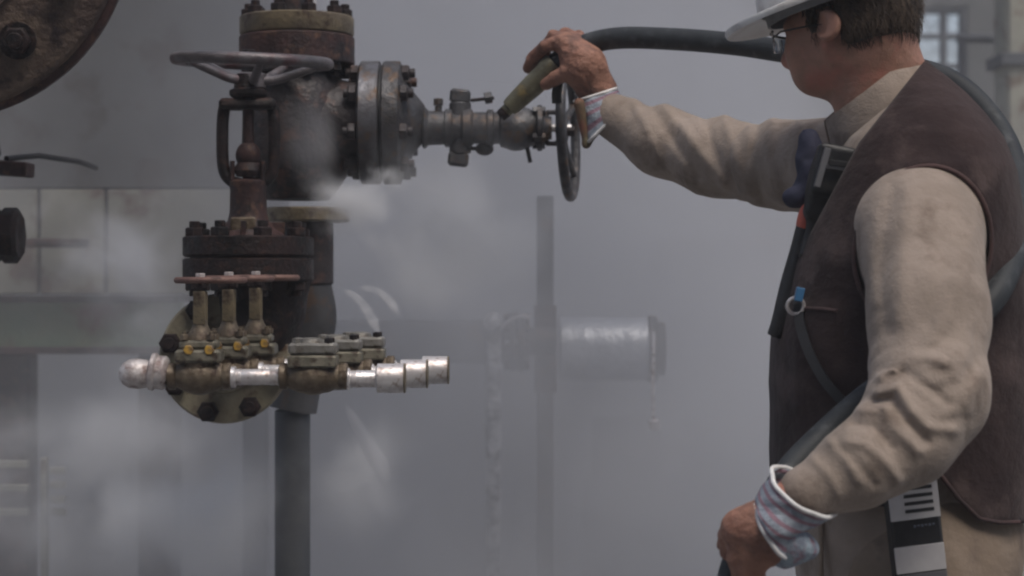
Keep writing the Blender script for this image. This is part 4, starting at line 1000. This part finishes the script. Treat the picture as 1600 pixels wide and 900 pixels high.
# point well behind the lapel line must be kept (cut > 0)
_p = np.array([PA(1500, 250, 2.9)], dtype=np.float32); _px, _py = proj(_p)
if ((_px - 1440) * (224 - 100) - (_py - 100) * (1341 - 1440))[0] < 0: SIGN = -1
V, F = mesh_sdf(vest_fn, (.3, 2.7, .88), (.92, 3.3, 1.7), .004, safe=3.5)
vest = mkobj('vest', relax(V, F, 1, .4), F, M['vest'], person, angle=180)
def on_torso(x, y, off=.0):
    """world point on the near face of the vest behind image point (x, y)"""
    lo_, hi_ = 2.6, 3.0
    for _ in range(26):
        mid = (lo_ + hi_) / 2; v_ = torso(np.array([PA(x, y, mid)]))[0]
        if v_ > off: lo_ = mid
        else: hi_ = mid
    return Vector(PA(x, y, hi_))
ring = []
for k in range(61):
    a = 2 * math.pi * k / 60; ca, sa = math.cos(R(14)), math.sin(R(14)); u = 106 * math.cos(a); v = 130 * math.sin(a)
    x = 1442 + u * ca - v * sa; y = 388 + u * sa + v * ca
    if torso(np.array([PA(x, y, 3.0)]))[0] < -.01: ring.append(on_torso(x, y, .0035))
MB().tube(ring, .0035, 8).build('armhole_binding', M['vest_edge'], vest)
hem = [on_torso(x, np.interp(x, HEMX, HEMY) - 2, .003) for x in np.linspace(1466, 1592, 26)]
MB().tube(hem, .0035, 8).build('hem_binding', M['vest_edge'], vest)
MB().tube([on_torso(x, y, .006) for (x, y) in ((1242, 484), (1260, 482), (1285, 483), (1308, 486))], .003, 8).build('pocket_edge', M['vest_edge'], vest)

# ---- trousers
def trouser_fn(p):
    hx = PA(1412, 850, 3.0)[0]
    d = ell(p, (PA(1424, 0, 3.0)[0], 3.0, .92), (.165, .185, .20))
    for sg in (-1, 1):
        hip = np.array([hx + .01, 3.0 + sg * .092, .86]); kn = hip + np.array([-.03 - .02 * sg, sg * .03, -.38]); an = kn + np.array([.05, .01 * sg, -.37])
        l1, s_ = polycone(p, [hip, kn, an], [.118, .088, .080]); l1 = l1 - .006 * wr2(p, s_, 51) - np.exp(-((s_ - .74) / .08) ** 2) * .008 * wr(p, s_, 30, 8, 53)
        d = smin(d, l1, .04)
    d = d - .004 * fbm(p * np.array([12, 12, 5], dtype=np.float32), 61, 3)
    return np.maximum(np.maximum(d, p[:, 2] - 1.045), -(p[:, 2] - .075))
V, F = mesh_sdf(trouser_fn, (.32, 2.68, .06), (.86, 3.34, 1.08), .0055, safe=2.6)
tr = mkobj('trousers', relax(V, F, 1, .4), F, M['trouser'], person, angle=180)
MB().tube([Vector(PA(1283, y, 2.88)) + Vector((0, -.0, 0)) for y in (800, 850, 900, 960)], .004, 8).build('pocket_seam', M['trouser'], tr)
for sg in (-1, 1):
    an = np.array([PA(1412, 850, 3.0)[0] + .01 + .02 - .02 * sg, 3.0 + sg * .132, .09])
    def boot_fn(p, an=an, sg=sg):
        d = cone(p, an + np.array([.02, 0, -.02]), an + np.array([.02, 0, .12]), .055, .052)
        d = smin(d, cone(p, an + np.array([.03, 0, -.045]), an + np.array([-.17, .03 * sg, -.048]), .043, .042), .04)
        return np.maximum(d, -(p[:, 2] - .004))
    V, F = mesh_sdf(boot_fn, an - np.array([.28, .12, .10]), an + np.array([.14, .12, .2]), .005)
    mkobj('boot', V, F, M['dark_boot'] if 'dark_boot' in M else M['black'], person, angle=180)

# ---- gloves
def finger(p, pts, r0, r1):
    d, _ = polycone_f(p, pts, [r0 + (r1 - r0) * i / (len(pts) - 1) for i in range(len(pts))]); return d
def polycone_f(p, pts, rads):
    best = None
    for i in range(len(pts) - 1):
        d = cone(p, pts[i], pts[i + 1], rads[i], rads[i + 1]); best = d if best is None else smin(best, d, .004)
    return best, None
def loft_cuff(name, secs, parent, m=M['cuff'], nn=48, th=.0022):
    """secs: (centre, axis u, axis v) rings, from hand to sleeve; open tube with thickness"""
    vs = []; fs = []; uv = []
    for side in (0, 1):
        for j, (c, u, v) in enumerate(secs if side == 0 else secs[::-1]):
            u = np.array(u); v = np.array(v); k_ = 1 if side == 0 else 1 - th / max(np.linalg.norm(u), .01)
            for i in range(nn):
                q = 2 * math.pi * i / nn; wob = 1 + .035 * math.sin(3 * q + j * .7) + .025 * math.sin(7 * q + j * 1.3)
                vs.append(tuple(np.array(c) + (u * math.cos(q) + v * math.sin(q)) * k_ * wob)); jj = j if side == 0 else len(secs) - 1 - j
                uv.append((i / nn, jj / 6))
    mrows = 2 * len(secs)
    for j in range(mrows):
        j2 = (j + 1) % mrows
        for i in range(nn): i2 = (i + 1) % nn; fs.append([j * nn + i, j * nn + i2, j2 * nn + i2, j2 * nn + i])
    o = mkobj(name, vs, fs, m, parent, angle=70, uvs=uv); return o
def rim_tube(sec, r, parent, name='binding', m=None, j=0, nn=48, arc=None):
    c, u, v = [np.array(x) for x in sec]; pts = []
    for i in range(nn + 1):
        q = 2 * math.pi * i / nn; wob = 1 + .035 * math.sin(3 * q + j * .7) + .025 * math.sin(7 * q + j * 1.3); pts.append(Vector(c + (u * math.cos(q) + v * math.sin(q)) * wob))
    return MB().tube(pts, r, 8, caps=False).build(name, m or M['white'], parent, angle=180)
def secs_along(keys, n):
    return [(k[0:3], k[3:6], k[6:9]) for k in cr([np.concatenate(k) for k in keys], n)]

# hose path (needed by both hands)
HOSE = [PA(868, 100, 3.585), PA(900, 76, 3.575), PA(960, 60, 3.55), PA(1050, 61, 3.49), PA(1150, 69, 3.42), PA(1225, 80, 3.36), PA(1320, 92, 3.29), PA(1430, 108, 3.25),
        PA(1505, 140, 3.20), PA(1566, 212, 3.13), PA(1592, 295, 3.03), PA(1589, 370, 2.90), PA(1572, 428, 2.825), PA(1544, 474, 2.79), PA(1486, 530, 2.775), PA(1420, 582, 2.765),
        PA(1362, 616, 2.765), PA(1290, 678, 2.755), PA(1231, 740, 2.72), PA(1190, 812, 2.68), PA(1158, 862, 2.66), PA(1140, 920, 2.65), PA(1132, 1020, 2.68), PA(1150, 1250, 2.74), PA(1180, 1500, 2.80)]
NZ0 = PA(788, 176, 3.60); NZ1 = PA(868, 100, 3.585)
# right hand, far, gripping the nozzle
hd_ = (NZ1 - NZ0) / np.linalg.norm(NZ1 - NZ0)
away = np.array([0, 1., 0]); side = np.cross(hd_, away); side /= np.linalg.norm(side)
if side[2] < 0: side = -side         # up-left of the hose
G = lambda x, y, Y: PA(x, y, Y)
def gloveR(p):
    w = G(932, 138, 3.565); d = cone(p, w, G(912, 100, 3.55), .031, .036)
    d = smin(d, cone(p, G(912, 104, 3.545), G(886, 72, 3.555), .036, .021), .02)
    d = smin(d, cone(p, G(920, 108, 3.58), G(908, 74, 3.58), .028, .020), .02)
    d = smin(d, cone(p, G(935, 148, 3.565), G(940, 175, 3.565), .031, .030), .02)
    f = [([G(880, 68, 3.555), G(852, 72, 3.570), G(832, 92, 3.600), G(826, 106, 3.615)], .0125, .0098),
         ([G(888, 63, 3.560), G(866, 58, 3.585), G(850, 76, 3.618), G(856, 98, 3.628)], .0130, .0100),
         ([G(900, 62, 3.572), G(884, 54, 3.600), G(874, 70, 3.625), G(880, 92, 3.625)], .0125, .0098),
         ([G(912, 68, 3.585), G(904, 57, 3.608), G(898, 72, 3.622), G(900, 90, 3.618)], .0110, .0088),
         ([G(908, 112, 3.535), G(886, 112, 3.540), G(868, 122, 3.555), G(852, 132, 3.570)], .0150, .0105)]
    for k, (pts, a, b_) in enumerate(f):
        d = smin(d, finger(p, pts, a, b_), .008)
    return d + .0012 * fbm(p * np.float32(90), 71, 2) - .0015 * wr(p, p @ np.array([.6, .2, .7], dtype=np.float32), 60, 20, 73)
V, F = mesh_sdf(gloveR, G(860, 110, 3.57) - .13, G(860, 110, 3.57) + .13, .0022, safe=2)
glr = mkobj('glove', V, F, M['leather'], person, angle=180, smooth=True)
wx = G(935, 150, 3.56)
nv = (-.05, -.12)
def sec_px(cx_, cy, Y, ex, ey, r2):
    """ring: centre pixel, half-width vector in the picture (pixels), half depth in metres"""
    c = PA(cx_, cy, Y); u = PA(cx_ + ex, cy + ey, Y) - c; return (c, u, np.array([nv[0] * r2, -r2, nv[1] * r2]))
keys = [sec_px(930, 148, 3.56, 32, -10, .038), sec_px(938, 168, 3.555, 33, -18, .044), sec_px(950, 190, 3.55, 34, -34, .052)]
sr = secs_along(keys, 4); cuffr = loft_cuff('cuff', sr, glr)
rim_tube(sr[0], .0028, cuffr, j=0); rim_tube(sr[-1], .0030, cuffr, j=len(sr) - 1)
# the cuff's hanging leather edge
def flap(p):
    d = cone(p, G(905, 162, 3.52), G(916, 224, 3.53), .010, .006); return smin(d, cone(p, G(916, 226, 3.53), G(938, 200, 3.54), .005, .006), .012)
V, F = mesh_sdf(flap, G(915, 190, 3.53) - .07, G(915, 190, 3.53) + .07, .0025)
mkobj('pull_tab', V, F, M['bronze_cloth'] if 'bronze_cloth' in M else M['leather'], cuffr, angle=180)

# left hand, near, around the hose at the hip
def gloveL(p):
    d = cone(p, G(1232, 812, 2.60), G(1196, 826, 2.60), .028, .033)
    d = smin(d, cone(p, G(1196, 826, 2.600), G(1158, 826, 2.605), .034, .026), .02)
    d = smin(d, cone(p, G(1206, 846, 2.60), G(1178, 862, 2.61), .030, .024), .02)
    f = [([G(1152, 820, 2.612), G(1138, 838, 2.622), G(1140, 862, 2.640), G(1158, 876, 2.650)], .0135, .0100),     # index
         ([G(1160, 850, 2.600), G(1150, 872, 2.606), G(1156, 893, 2.630), G(1178, 900, 2.650)], .0130, .0105),
         ([G(1170, 868, 2.598), G(1164, 893, 2.606), G(1170, 912, 2.630), G(1188, 918, 2.650)], .0125, .0102),
         ([G(1184, 880, 2.600), G(1182, 908, 2.606), G(1188, 930, 2.630), G(1204, 932, 2.648)], .0112, .0092),
         ([G(1192, 812, 2.625), G(1165, 812, 2.655), G(1142, 828, 2.685), G(1132, 850, 2.695)], .0150, .0112)]     # thumb on the far side
    for (pts, a, b_) in f: d = smin(d, finger(p, pts, a, b_), .008)
    return d + .0012 * fbm(p * np.float32(90), 81, 2) - .0016 * wr(p, p @ np.array([.7, .2, .5], dtype=np.float32), 55, 20, 83)
V, F = mesh_sdf(gloveL, G(1180, 860, 2.62) - .12, G(1180, 860, 2.62) + .12, .0022, safe=2)
gll = mkobj('glove', V, F, M['leather'], person, angle=180)
nv = (-.22, -.26)
keys = [sec_px(1208, 826, 2.60, 27, 40, .046), sec_px(1216, 806, 2.60, 36, 28, .052), sec_px(1236, 787, 2.60, 43, 28, .050), sec_px(1254, 769, 2.60, 50, 32, .053)]
sl = secs_along(keys, 4); cuffl = loft_cuff('cuff', sl, gll)
rim_tube(sl[0], .0030, cuffl, j=0); rim_tube(sl[-1], .0032, cuffl, j=len(sl) - 1)
# cloth back of the hand beyond the lower binding
def clothback(p):
    d = ell(p, G(1216, 838, 2.600), (.046, .034, .024), rotm('Y', 22)); d = smin(d, cone(p, G(1236, 852, 2.59), G(1268, 858, 2.595), .016, .006), .02)
    d = smin(d, cone(p, G(1200, 850, 2.592), G(1224, 872, 2.59), .016, .010), .02)
    return d - .0045 * wr2(p, p @ np.array([.5, .3, .8], dtype=np.float32), 87)
V, F = mesh_sdf(clothback, G(1225, 850, 2.59) - .09, G(1225, 850, 2.59) + .09, .0025)
mkobj('cloth_back', V, F, M['cuff_cloth'], gll, angle=180)

# ---- hose with its nozzle
hose_pts = [Vector(p) for p in cr(HOSE, 10)]
hp0 = P(1180, 1500, 2.80)
tail = [Vector(p) for p in cr([np.array(hp0), np.array([hp0.x + .03, 2.86, .10]), np.array([hp0.x + .12, 2.95, .024]), np.array([hp0.x + .45, 3.35, .022]), np.array([hp0.x + .8, 4.1, .022]), np.array([hp0.x + 1.0, 5.4, .022])], 8)][1:]
hose = empty('rubber_hose', hose_pts[0], 'thick dark rubber hose running from the nozzle round the worker to his lower hand', 'hose')
MB().tube(hose_pts + tail, .0195, 24).build('hose_pipe', M['hose'], hose, angle=180)
a = Vector(NZ0); d_ = (Vector(NZ1) - a); Ln = d_.length
MB().lathe(a, d_, [(0, .0095), (.004, .0115), (.010, .0115), (.012, .0155), (.020, .0172), (Ln * .55, .0205), (Ln * .8, .0215), (Ln * .84, .0235), (Ln * .98, .0238), (Ln, .0225)], 32).build('nozzle', M['nozzle'], hose)
MB().lathe(a - d_.normalized() * .010, d_, [(0, .0075), (0, .0105), (.006, .0115), (.0135, .0115), (.0135, .008)], 24).build('nozzle_tip', M['dark_rust'], hose)
MB().tube([a + d_ * .93 + Vector((.012, -.01, -.022)), a + d_ * .78 + Vector((.022, -.012, -.036)), a + d_ * .70 + Vector((.03, -.01, -.045))], .009, 12).build('trigger_lever', M['black'], hose)

# ---- harness, pouch and gear on the chest
def chest(x, y, off=.02): return on_torso(x, y, off)
def flatstrap(path, w, th, nrm=None):
    b = MB(); vs = []; fs = []; n_ = len(path)
    for i, p in enumerate(path):
        t = (path[min(i + 1, n_ - 1)] - path[max(i - 1, 0)]).normalized(); nr = Vector((-.35, -1, .05)).normalized(); sdv = t.cross(nr).normalized(); nr = sdv.cross(t)
        for (a_, c_) in ((-1, -1), (1, -1), (1, 1), (-1, 1)): vs.append(p + sdv * a_ * w / 2 + nr * c_ * th / 2)
    for i in range(n_ - 1):
        for k in range(4): k2 = (k + 1) % 4; fs.append([i*4+k, i*4+k2, (i+1)*4+k2, (i+1)*4+k])
    fs.append([0, 1, 2, 3]); fs.append([(n_-1)*4+k for k in (3, 2, 1, 0)]); return b.add(vs, fs)
sp = [chest(x, y, .012) for (x, y) in ((1246, 470), (1250, 505), (1262, 545), (1282, 585), (1305, 615), (1330, 640), (1352, 655))]
strap = empty('carrying_strap', sp[0], 'thin dark carrying strap slanting down across the brown vest', 'strap')
flatstrap([Vector(p) for p in cr([np.array(x) for x in sp], 6)], .014, .005).build('webbing', M['black'], strap)
MB().torus(chest(1243, 478, .018), (0, 1, .2), .012, .0028, 20, 8).build('ring', M['silver'], strap)
MB().box(chest(1249, 460, .020), (.012, .010, .020), rotm('Y', 12)).build('clip', M['blue'], strap)
bx = empty('breathing_tube', chest(1262, 330, .03), 'black tapering tube with an orange red collar hanging down the chest', 'tube')
bp = [Vector(PA(*q)) for q in ((1272, 312, 2.93), (1262, 345, 2.935), (1252, 395, 2.945), (1236, 450, 2.95), (1222, 495, 2.95), (1210, 525, 2.955))]
bp = [Vector(p) for p in cr([np.array(x) for x in bp], 6)]
MB().tube(bp[6:], [.0145 + .0035 * math.sin(i * .18) for i in range(len(bp) - 6)], 18).build('tube_body', M['black'], bx, angle=180)
MB().tube(bp[1:9], [.009, .0125, .0145, .0155, .016, .016, .0158, .0145], 18).build('collar', M['orange'], bx, angle=180)
pk = empty('chest_pouch', chest(1300, 265, .03), 'black pouch with a grey clip hung at the collar of the brown vest', 'pouch')
def pouch_fn(p):
    d = boxd(p, PA(1303, 268, 2.90), (.030, .018, .038), rotm('Y', 10), .008); d = smin(d, boxd(p, PA(1278, 340, 2.93), (.014, .02, .065), rotm('Y', 16), .008), .02)
    d = smin(d, boxd(p, PA(1290, 300, 2.915), (.024, .016, .04), rotm('Y', 14), .008), .02)
    return d + .001 * fbm(p * np.float32(60), 91, 2)
V, F = mesh_sdf(pouch_fn, PA(1295, 300, 2.91) - .14, PA(1295, 300, 2.91) + .14, .003); mkobj('pocket', V, F, M['black'], pk, angle=180)
MB().box(PA(1285, 262, 2.868), (.009, .008, .058), rotm('Y', 16)).build('clip', M['grey_plastic'], pk)
MB().box(PA(1310, 262, 2.874), (.034, .006, .006), rotm('Y', 8)).build('bar', M['grey_plastic'], pk)
MB().box(PA(1311, 256, 2.872), (.030, .006, .008), rotm('Y', 8)).build('edge', M['black'], pk)
cl_ = empty('navy_cloth', PA(1262, 240, 2.95), 'crumpled navy blue cloth tied at the shirt front beside the black pouch', 'cloth')
def cloth_fn(p):
    d = ell(p, PA(1263, 238, 2.96), (.017, .02, .030)); d = smin(d, ell(p, PA(1262, 265, 2.96), (.013, .022, .028)), .015)
    d = smin(d, ell(p, PA(1250, 306, 2.96), (.027, .022, .018), rotm('Y', -15)), .02); d = smin(d, cone(p, PA(1268, 215, 2.97), PA(1275, 300, 2.95), .010, .012), .02)
    return d - .004 * fbm(p * np.float32(45), 95, 3)
V, F = mesh_sdf(cloth_fn, PA(1260, 260, 2.96) - .1, PA(1260, 260, 2.96) + .1, .0028); mkobj('fabric', V, F, M['navy'], cl_, angle=180)

# ---- instrument on the belt
dc = PA(1432, 850, 2.775); rot = rotm('Y', -7) @ rotm('X', 3)
dev = empty('belt_instrument', dc, 'black portable instrument with white slotted panel and pale band on the worker\'s hip', 'instrument')
def D_(x, y, z): return Vector(dc) + rot @ Vector((x, y, z))
W2 = 40 / S(2.775)
MB().box(D_(0, .004, -.012), (2 * W2, .036, .235), rot, ch=.004).build('case', M['black'], dev)
zt = .103
def plate(x0, x1, z0, z1, y, th, m, name, par): return MB().box(D_((x0 + x1) / 2, y, (z0 + z1) / 2), (x1 - x0, th, z1 - z0), rot, ch=.0006).build(name, m, par)
yf = -.0155
pl = plate(-W2 + .001, W2 - .001, .038, zt, yf, .003, M['label'], 'white_panel', dev)
for k in range(5): plate(-W2 + .022, W2 - .009, .0475 + k * .0105, .0525 + k * .0105, yf - .0018, .0014, M['black'], 'slot', pl)
plate(-W2 + .001, W2 - .001, -.036, .001, yf, .003, M['label'], 'pale_band', dev)
plate(-W2 + .001, W2 - .001, -.128, -.038, yf, .003, M['grey_plastic'], 'grey_base', dev)
for k in range(6): plate(-.004 + k * .0052, -.0005 + k * .0052, .026 + (k % 2) * .001, .0295, yf + .0012, .0014, M['faint'], 'marking', dev)

# ================================================================== STEAM AND HAZE
def steam_mat(name, dens, scale, lo, hi, radial=True, det=5, col=(.765, .775, .81), aniso=.1, zgrad=None, power=1.0, extra=None, floor=0.):
    m = bpy.data.materials.new(name); m.use_nodes = True; nt = m.node_tree; N = nt.nodes; L = nt.links; N.remove(N['Principled BSDF'])
    v = N.new('ShaderNodeVolumePrincipled'); v.inputs['Color'].default_value = (*col, 1); v.inputs['Anisotropy'].default_value = aniso
    tc = N.new('ShaderNodeTexCoord'); n = N.new('ShaderNodeTexNoise'); n.inputs['Scale'].default_value = scale; n.inputs['Detail'].default_value = det
    n.inputs['Distortion'].default_value = .5
    geo = N.new('ShaderNodeNewGeometry')
    L.new((geo.outputs['Position']), n.inputs['Vector'])
    r = N.new('ShaderNodeMapRange'); r.interpolation_type = 'SMOOTHSTEP'; L.new(n.outputs['Fac'], r.inputs[0]); r.inputs[1].default_value = lo; r.inputs[2].default_value = hi
    r.inputs[3].default_value = floor; r.inputs[4].default_value = 1
    cur = r.outputs[0]
    def mul(a, b_):
        x = N.new('ShaderNodeMath'); x.operation = 'MULTIPLY'; L.new(a, x.inputs[0])
        if hasattr(b_, 'links') or not isinstance(b_, (int, float)): L.new(b_, x.inputs[1])
        else: x.inputs[1].default_value = b_
        return x.outputs[0]
    if radial:
        r.inputs[1].default_value = .5; r.inputs[2].default_value = .5 + (hi - lo) * .8
        ln = N.new('ShaderNodeVectorMath'); ln.operation = 'LENGTH'; L.new(tc.outputs['Object'], ln.inputs[0])
        q = N.new('ShaderNodeMapRange'); q.interpolation_type = 'SMOOTHSTEP'; L.new(ln.outputs['Value'], q.inputs[0]); q.inputs[1].default_value = .1; q.inputs[2].default_value = .98; q.inputs[3].default_value = 1; q.inputs[4].default_value = 0
        cur = mul(cur, q.outputs[0])
        e_ = N.new('ShaderNodeMath'); e_.operation = 'MULTIPLY_ADD'; L.new(ln.outputs['Value'], e_.inputs[0]); e_.inputs[1].default_value = -.34; L.new(n.outputs['Fac'], e_.inputs[2])
        e2 = N.new('ShaderNodeMath'); e2.operation = 'ADD'; e2.inputs[1].default_value = .20; L.new(e_.outputs[0], e2.inputs[0]); L.new(e2.outputs[0], r.inputs[0])
    if zgrad:
        sp = N.new('ShaderNodeSeparateXYZ'); L.new(geo.outputs['Position'], sp.inputs[0])
        for (axis, a, b_, va_, vb_) in zgrad:
            q = N.new('ShaderNodeMapRange'); q.interpolation_type = 'SMOOTHSTEP'; L.new(sp.outputs[axis], q.inputs[0]); q.inputs[1].default_value = a; q.inputs[2].default_value = b_
            q.inputs[3].default_value = va_; q.inputs[4].default_value = vb_; cur = mul(cur, q.outputs[0])
    cur = mul(cur, float(dens)); L.new(cur, v.inputs['Density']); L.new(v.outputs[0], N['Material Output'].inputs['Volume']); return m
def closed_box(name, lo, hi, m, label):
    c = [(lo[i] + hi[i]) / 2 for i in range(3)]; b = MB(); x0, y0, z0 = lo; x1, y1, z1 = hi
    b.add([(x0,y0,z0),(x1,y0,z0),(x1,y1,z0),(x0,y1,z0),(x0,y0,z1),(x1,y0,z1),(x1,y1,z1),(x0,y1,z1)], [[3,2,1,0],[4,5,6,7],[0,1,5,4],[1,2,6,5],[2,3,7,6],[3,0,4,7]])
    o = mkobj(name, b.v, b.f, m, None, Vector(c), smooth=False); tag(o, label, kind='stuff'); return o
def puff(name, px, py, Y, rx, ry, rz, m, label, rot=(0, 0, 0)):
    """a soft cloud: unit ball mesh, density falls to nothing at its skin"""
    b = MB(); b.ball((0, 0, 0), 1.0, n=24, m=14); o = mkobj(name, b.v, b.f, m, None, Vector((0, 0, 0)))
    o.location = P(px, py, Y); o.scale = (rx, ry, rz); o.rotation_euler = [R(a) for a in rot]; tag(o, label, kind='stuff'); return o
bank = steam_mat('steam_bank', 2.3, 1.45, .40, .62, False, 5, zgrad=[('Z', .9, 2.2, 1.35, .45), ('Y', 3.95, 4.3, 0, 1), ('X', .62, .98, 1, .03), ('X', -.95, -.30, .24, 1)], floor=.30)
closed_box('steam_bank', (-3.0, 3.95, .02), (3.2, 7.6, 3.6), bank, 'bank of drifting steam filling the yard behind the valves')
soft = steam_mat('steam_puff', 42, 9, .32, .70, col=(.93, .935, .95))
soft2 = steam_mat('steam_puff_thin', 14, 4.5, .30, .74, col=(.93, .935, .95))
veil = steam_mat('steam_veil', 12, 5, .30, .74, col=(.84, .85, .88))
puff('steam_plume', 560, 335, 3.58, .17, .12, .11, soft, 'dense steam rolling off the foot of the branch flange', (0, 20, 0))
puff('steam_plume', 600, 275, 3.62, .13, .07, .075, soft, 'steam wisp over the lower branch flange bolts')
puff('steam_plume', 250, 800, 3.75, .40, .25, .24, soft2, 'low steam cloud billowing at the bottom left')
puff('steam_plume', 560, 780, 3.80, .30, .15, .24, soft2, 'steam rising beside the down pipe')
puff('steam_plume', 730, 360, 3.95, .34, .18, .30, soft2, 'steam cloud drifting under the branch valve')
puff('steam_plume', 700, 215, 3.68, .36, .11, .22, veil, 'thin veil of steam across the branch flange and valve')
puff('steam_plume', 620, 440, 3.85, .20, .14, .17, soft2, 'steam cloud between the down pipe and the branch valve')
puff('steam_plume', 120, 770, 4.40, .62, .30, .34, soft2, 'thick steam over the beam legs and bracket frames')
puff('steam_plume', 490, 210, 3.66, .15, .07, .15, veil, 'thin steam in front of the pipe tee')
puff('steam_plume', 200, 400, 4.60, .46, .22, .34, veil, 'thin veil of steam before the cream cabinet')
puff('steam_plume', 350, 520, 4.50, .34, .22, .22, soft2, 'steam hiding the right end of the green beam')
puff('steam_plume', 150, 690, 4.30, .45, .30, .26, soft2, 'steam rolling under the green beam')
jm = steam_mat('steam_jet', 55, 38, .34, .66, False, 3, floor=.35, col=(.96, .96, .98), aniso=0)
def jet(pts, w0, w1, Y, label):
    p = cr([P(*q, Y) for q in pts], 8); n = len(p)
    o = MB().tube(p, [(w0 + (w1 - w0) * i / (n - 1)) * min(1, .25 + i / 4, .15 + (n - 1 - i) / 7) for i in range(n)], 18).build('steam_jet', jm, None, P(*pts[0], Y)); tag(o, label, kind='stuff')
jet([(536, 452), (560, 468), (580, 496), (592, 524)], .006, .011, 3.5, 'left curved jet of steam hissing above the grey valves')
jet([(560, 449), (588, 454), (610, 472), (624, 496)], .005, .010, 3.55, 'right curved jet of steam hissing above the grey valves')
jet([(540, 632), (562, 672), (586, 714), (608, 752)], .007, .021, 3.5, 'slanting jet of steam blowing down below the outlet pipes')
haze = bpy.data.materials.new('haze'); haze.use_nodes = True; hn = haze.node_tree; hn.nodes.remove(hn.nodes['Principled BSDF'])
hv = hn.nodes.new('ShaderNodeVolumePrincipled'); hv.inputs['Color'].default_value = (.80, .82, .87, 1); hv.inputs['Density'].default_value = .007
hn.links.new(hv.outputs[0], hn.nodes['Material Output'].inputs['Volume'])
closed_box('haze', (-78, -78, -1), (78, 78, 11.6), haze, 'thin grey haze hanging over the yard')
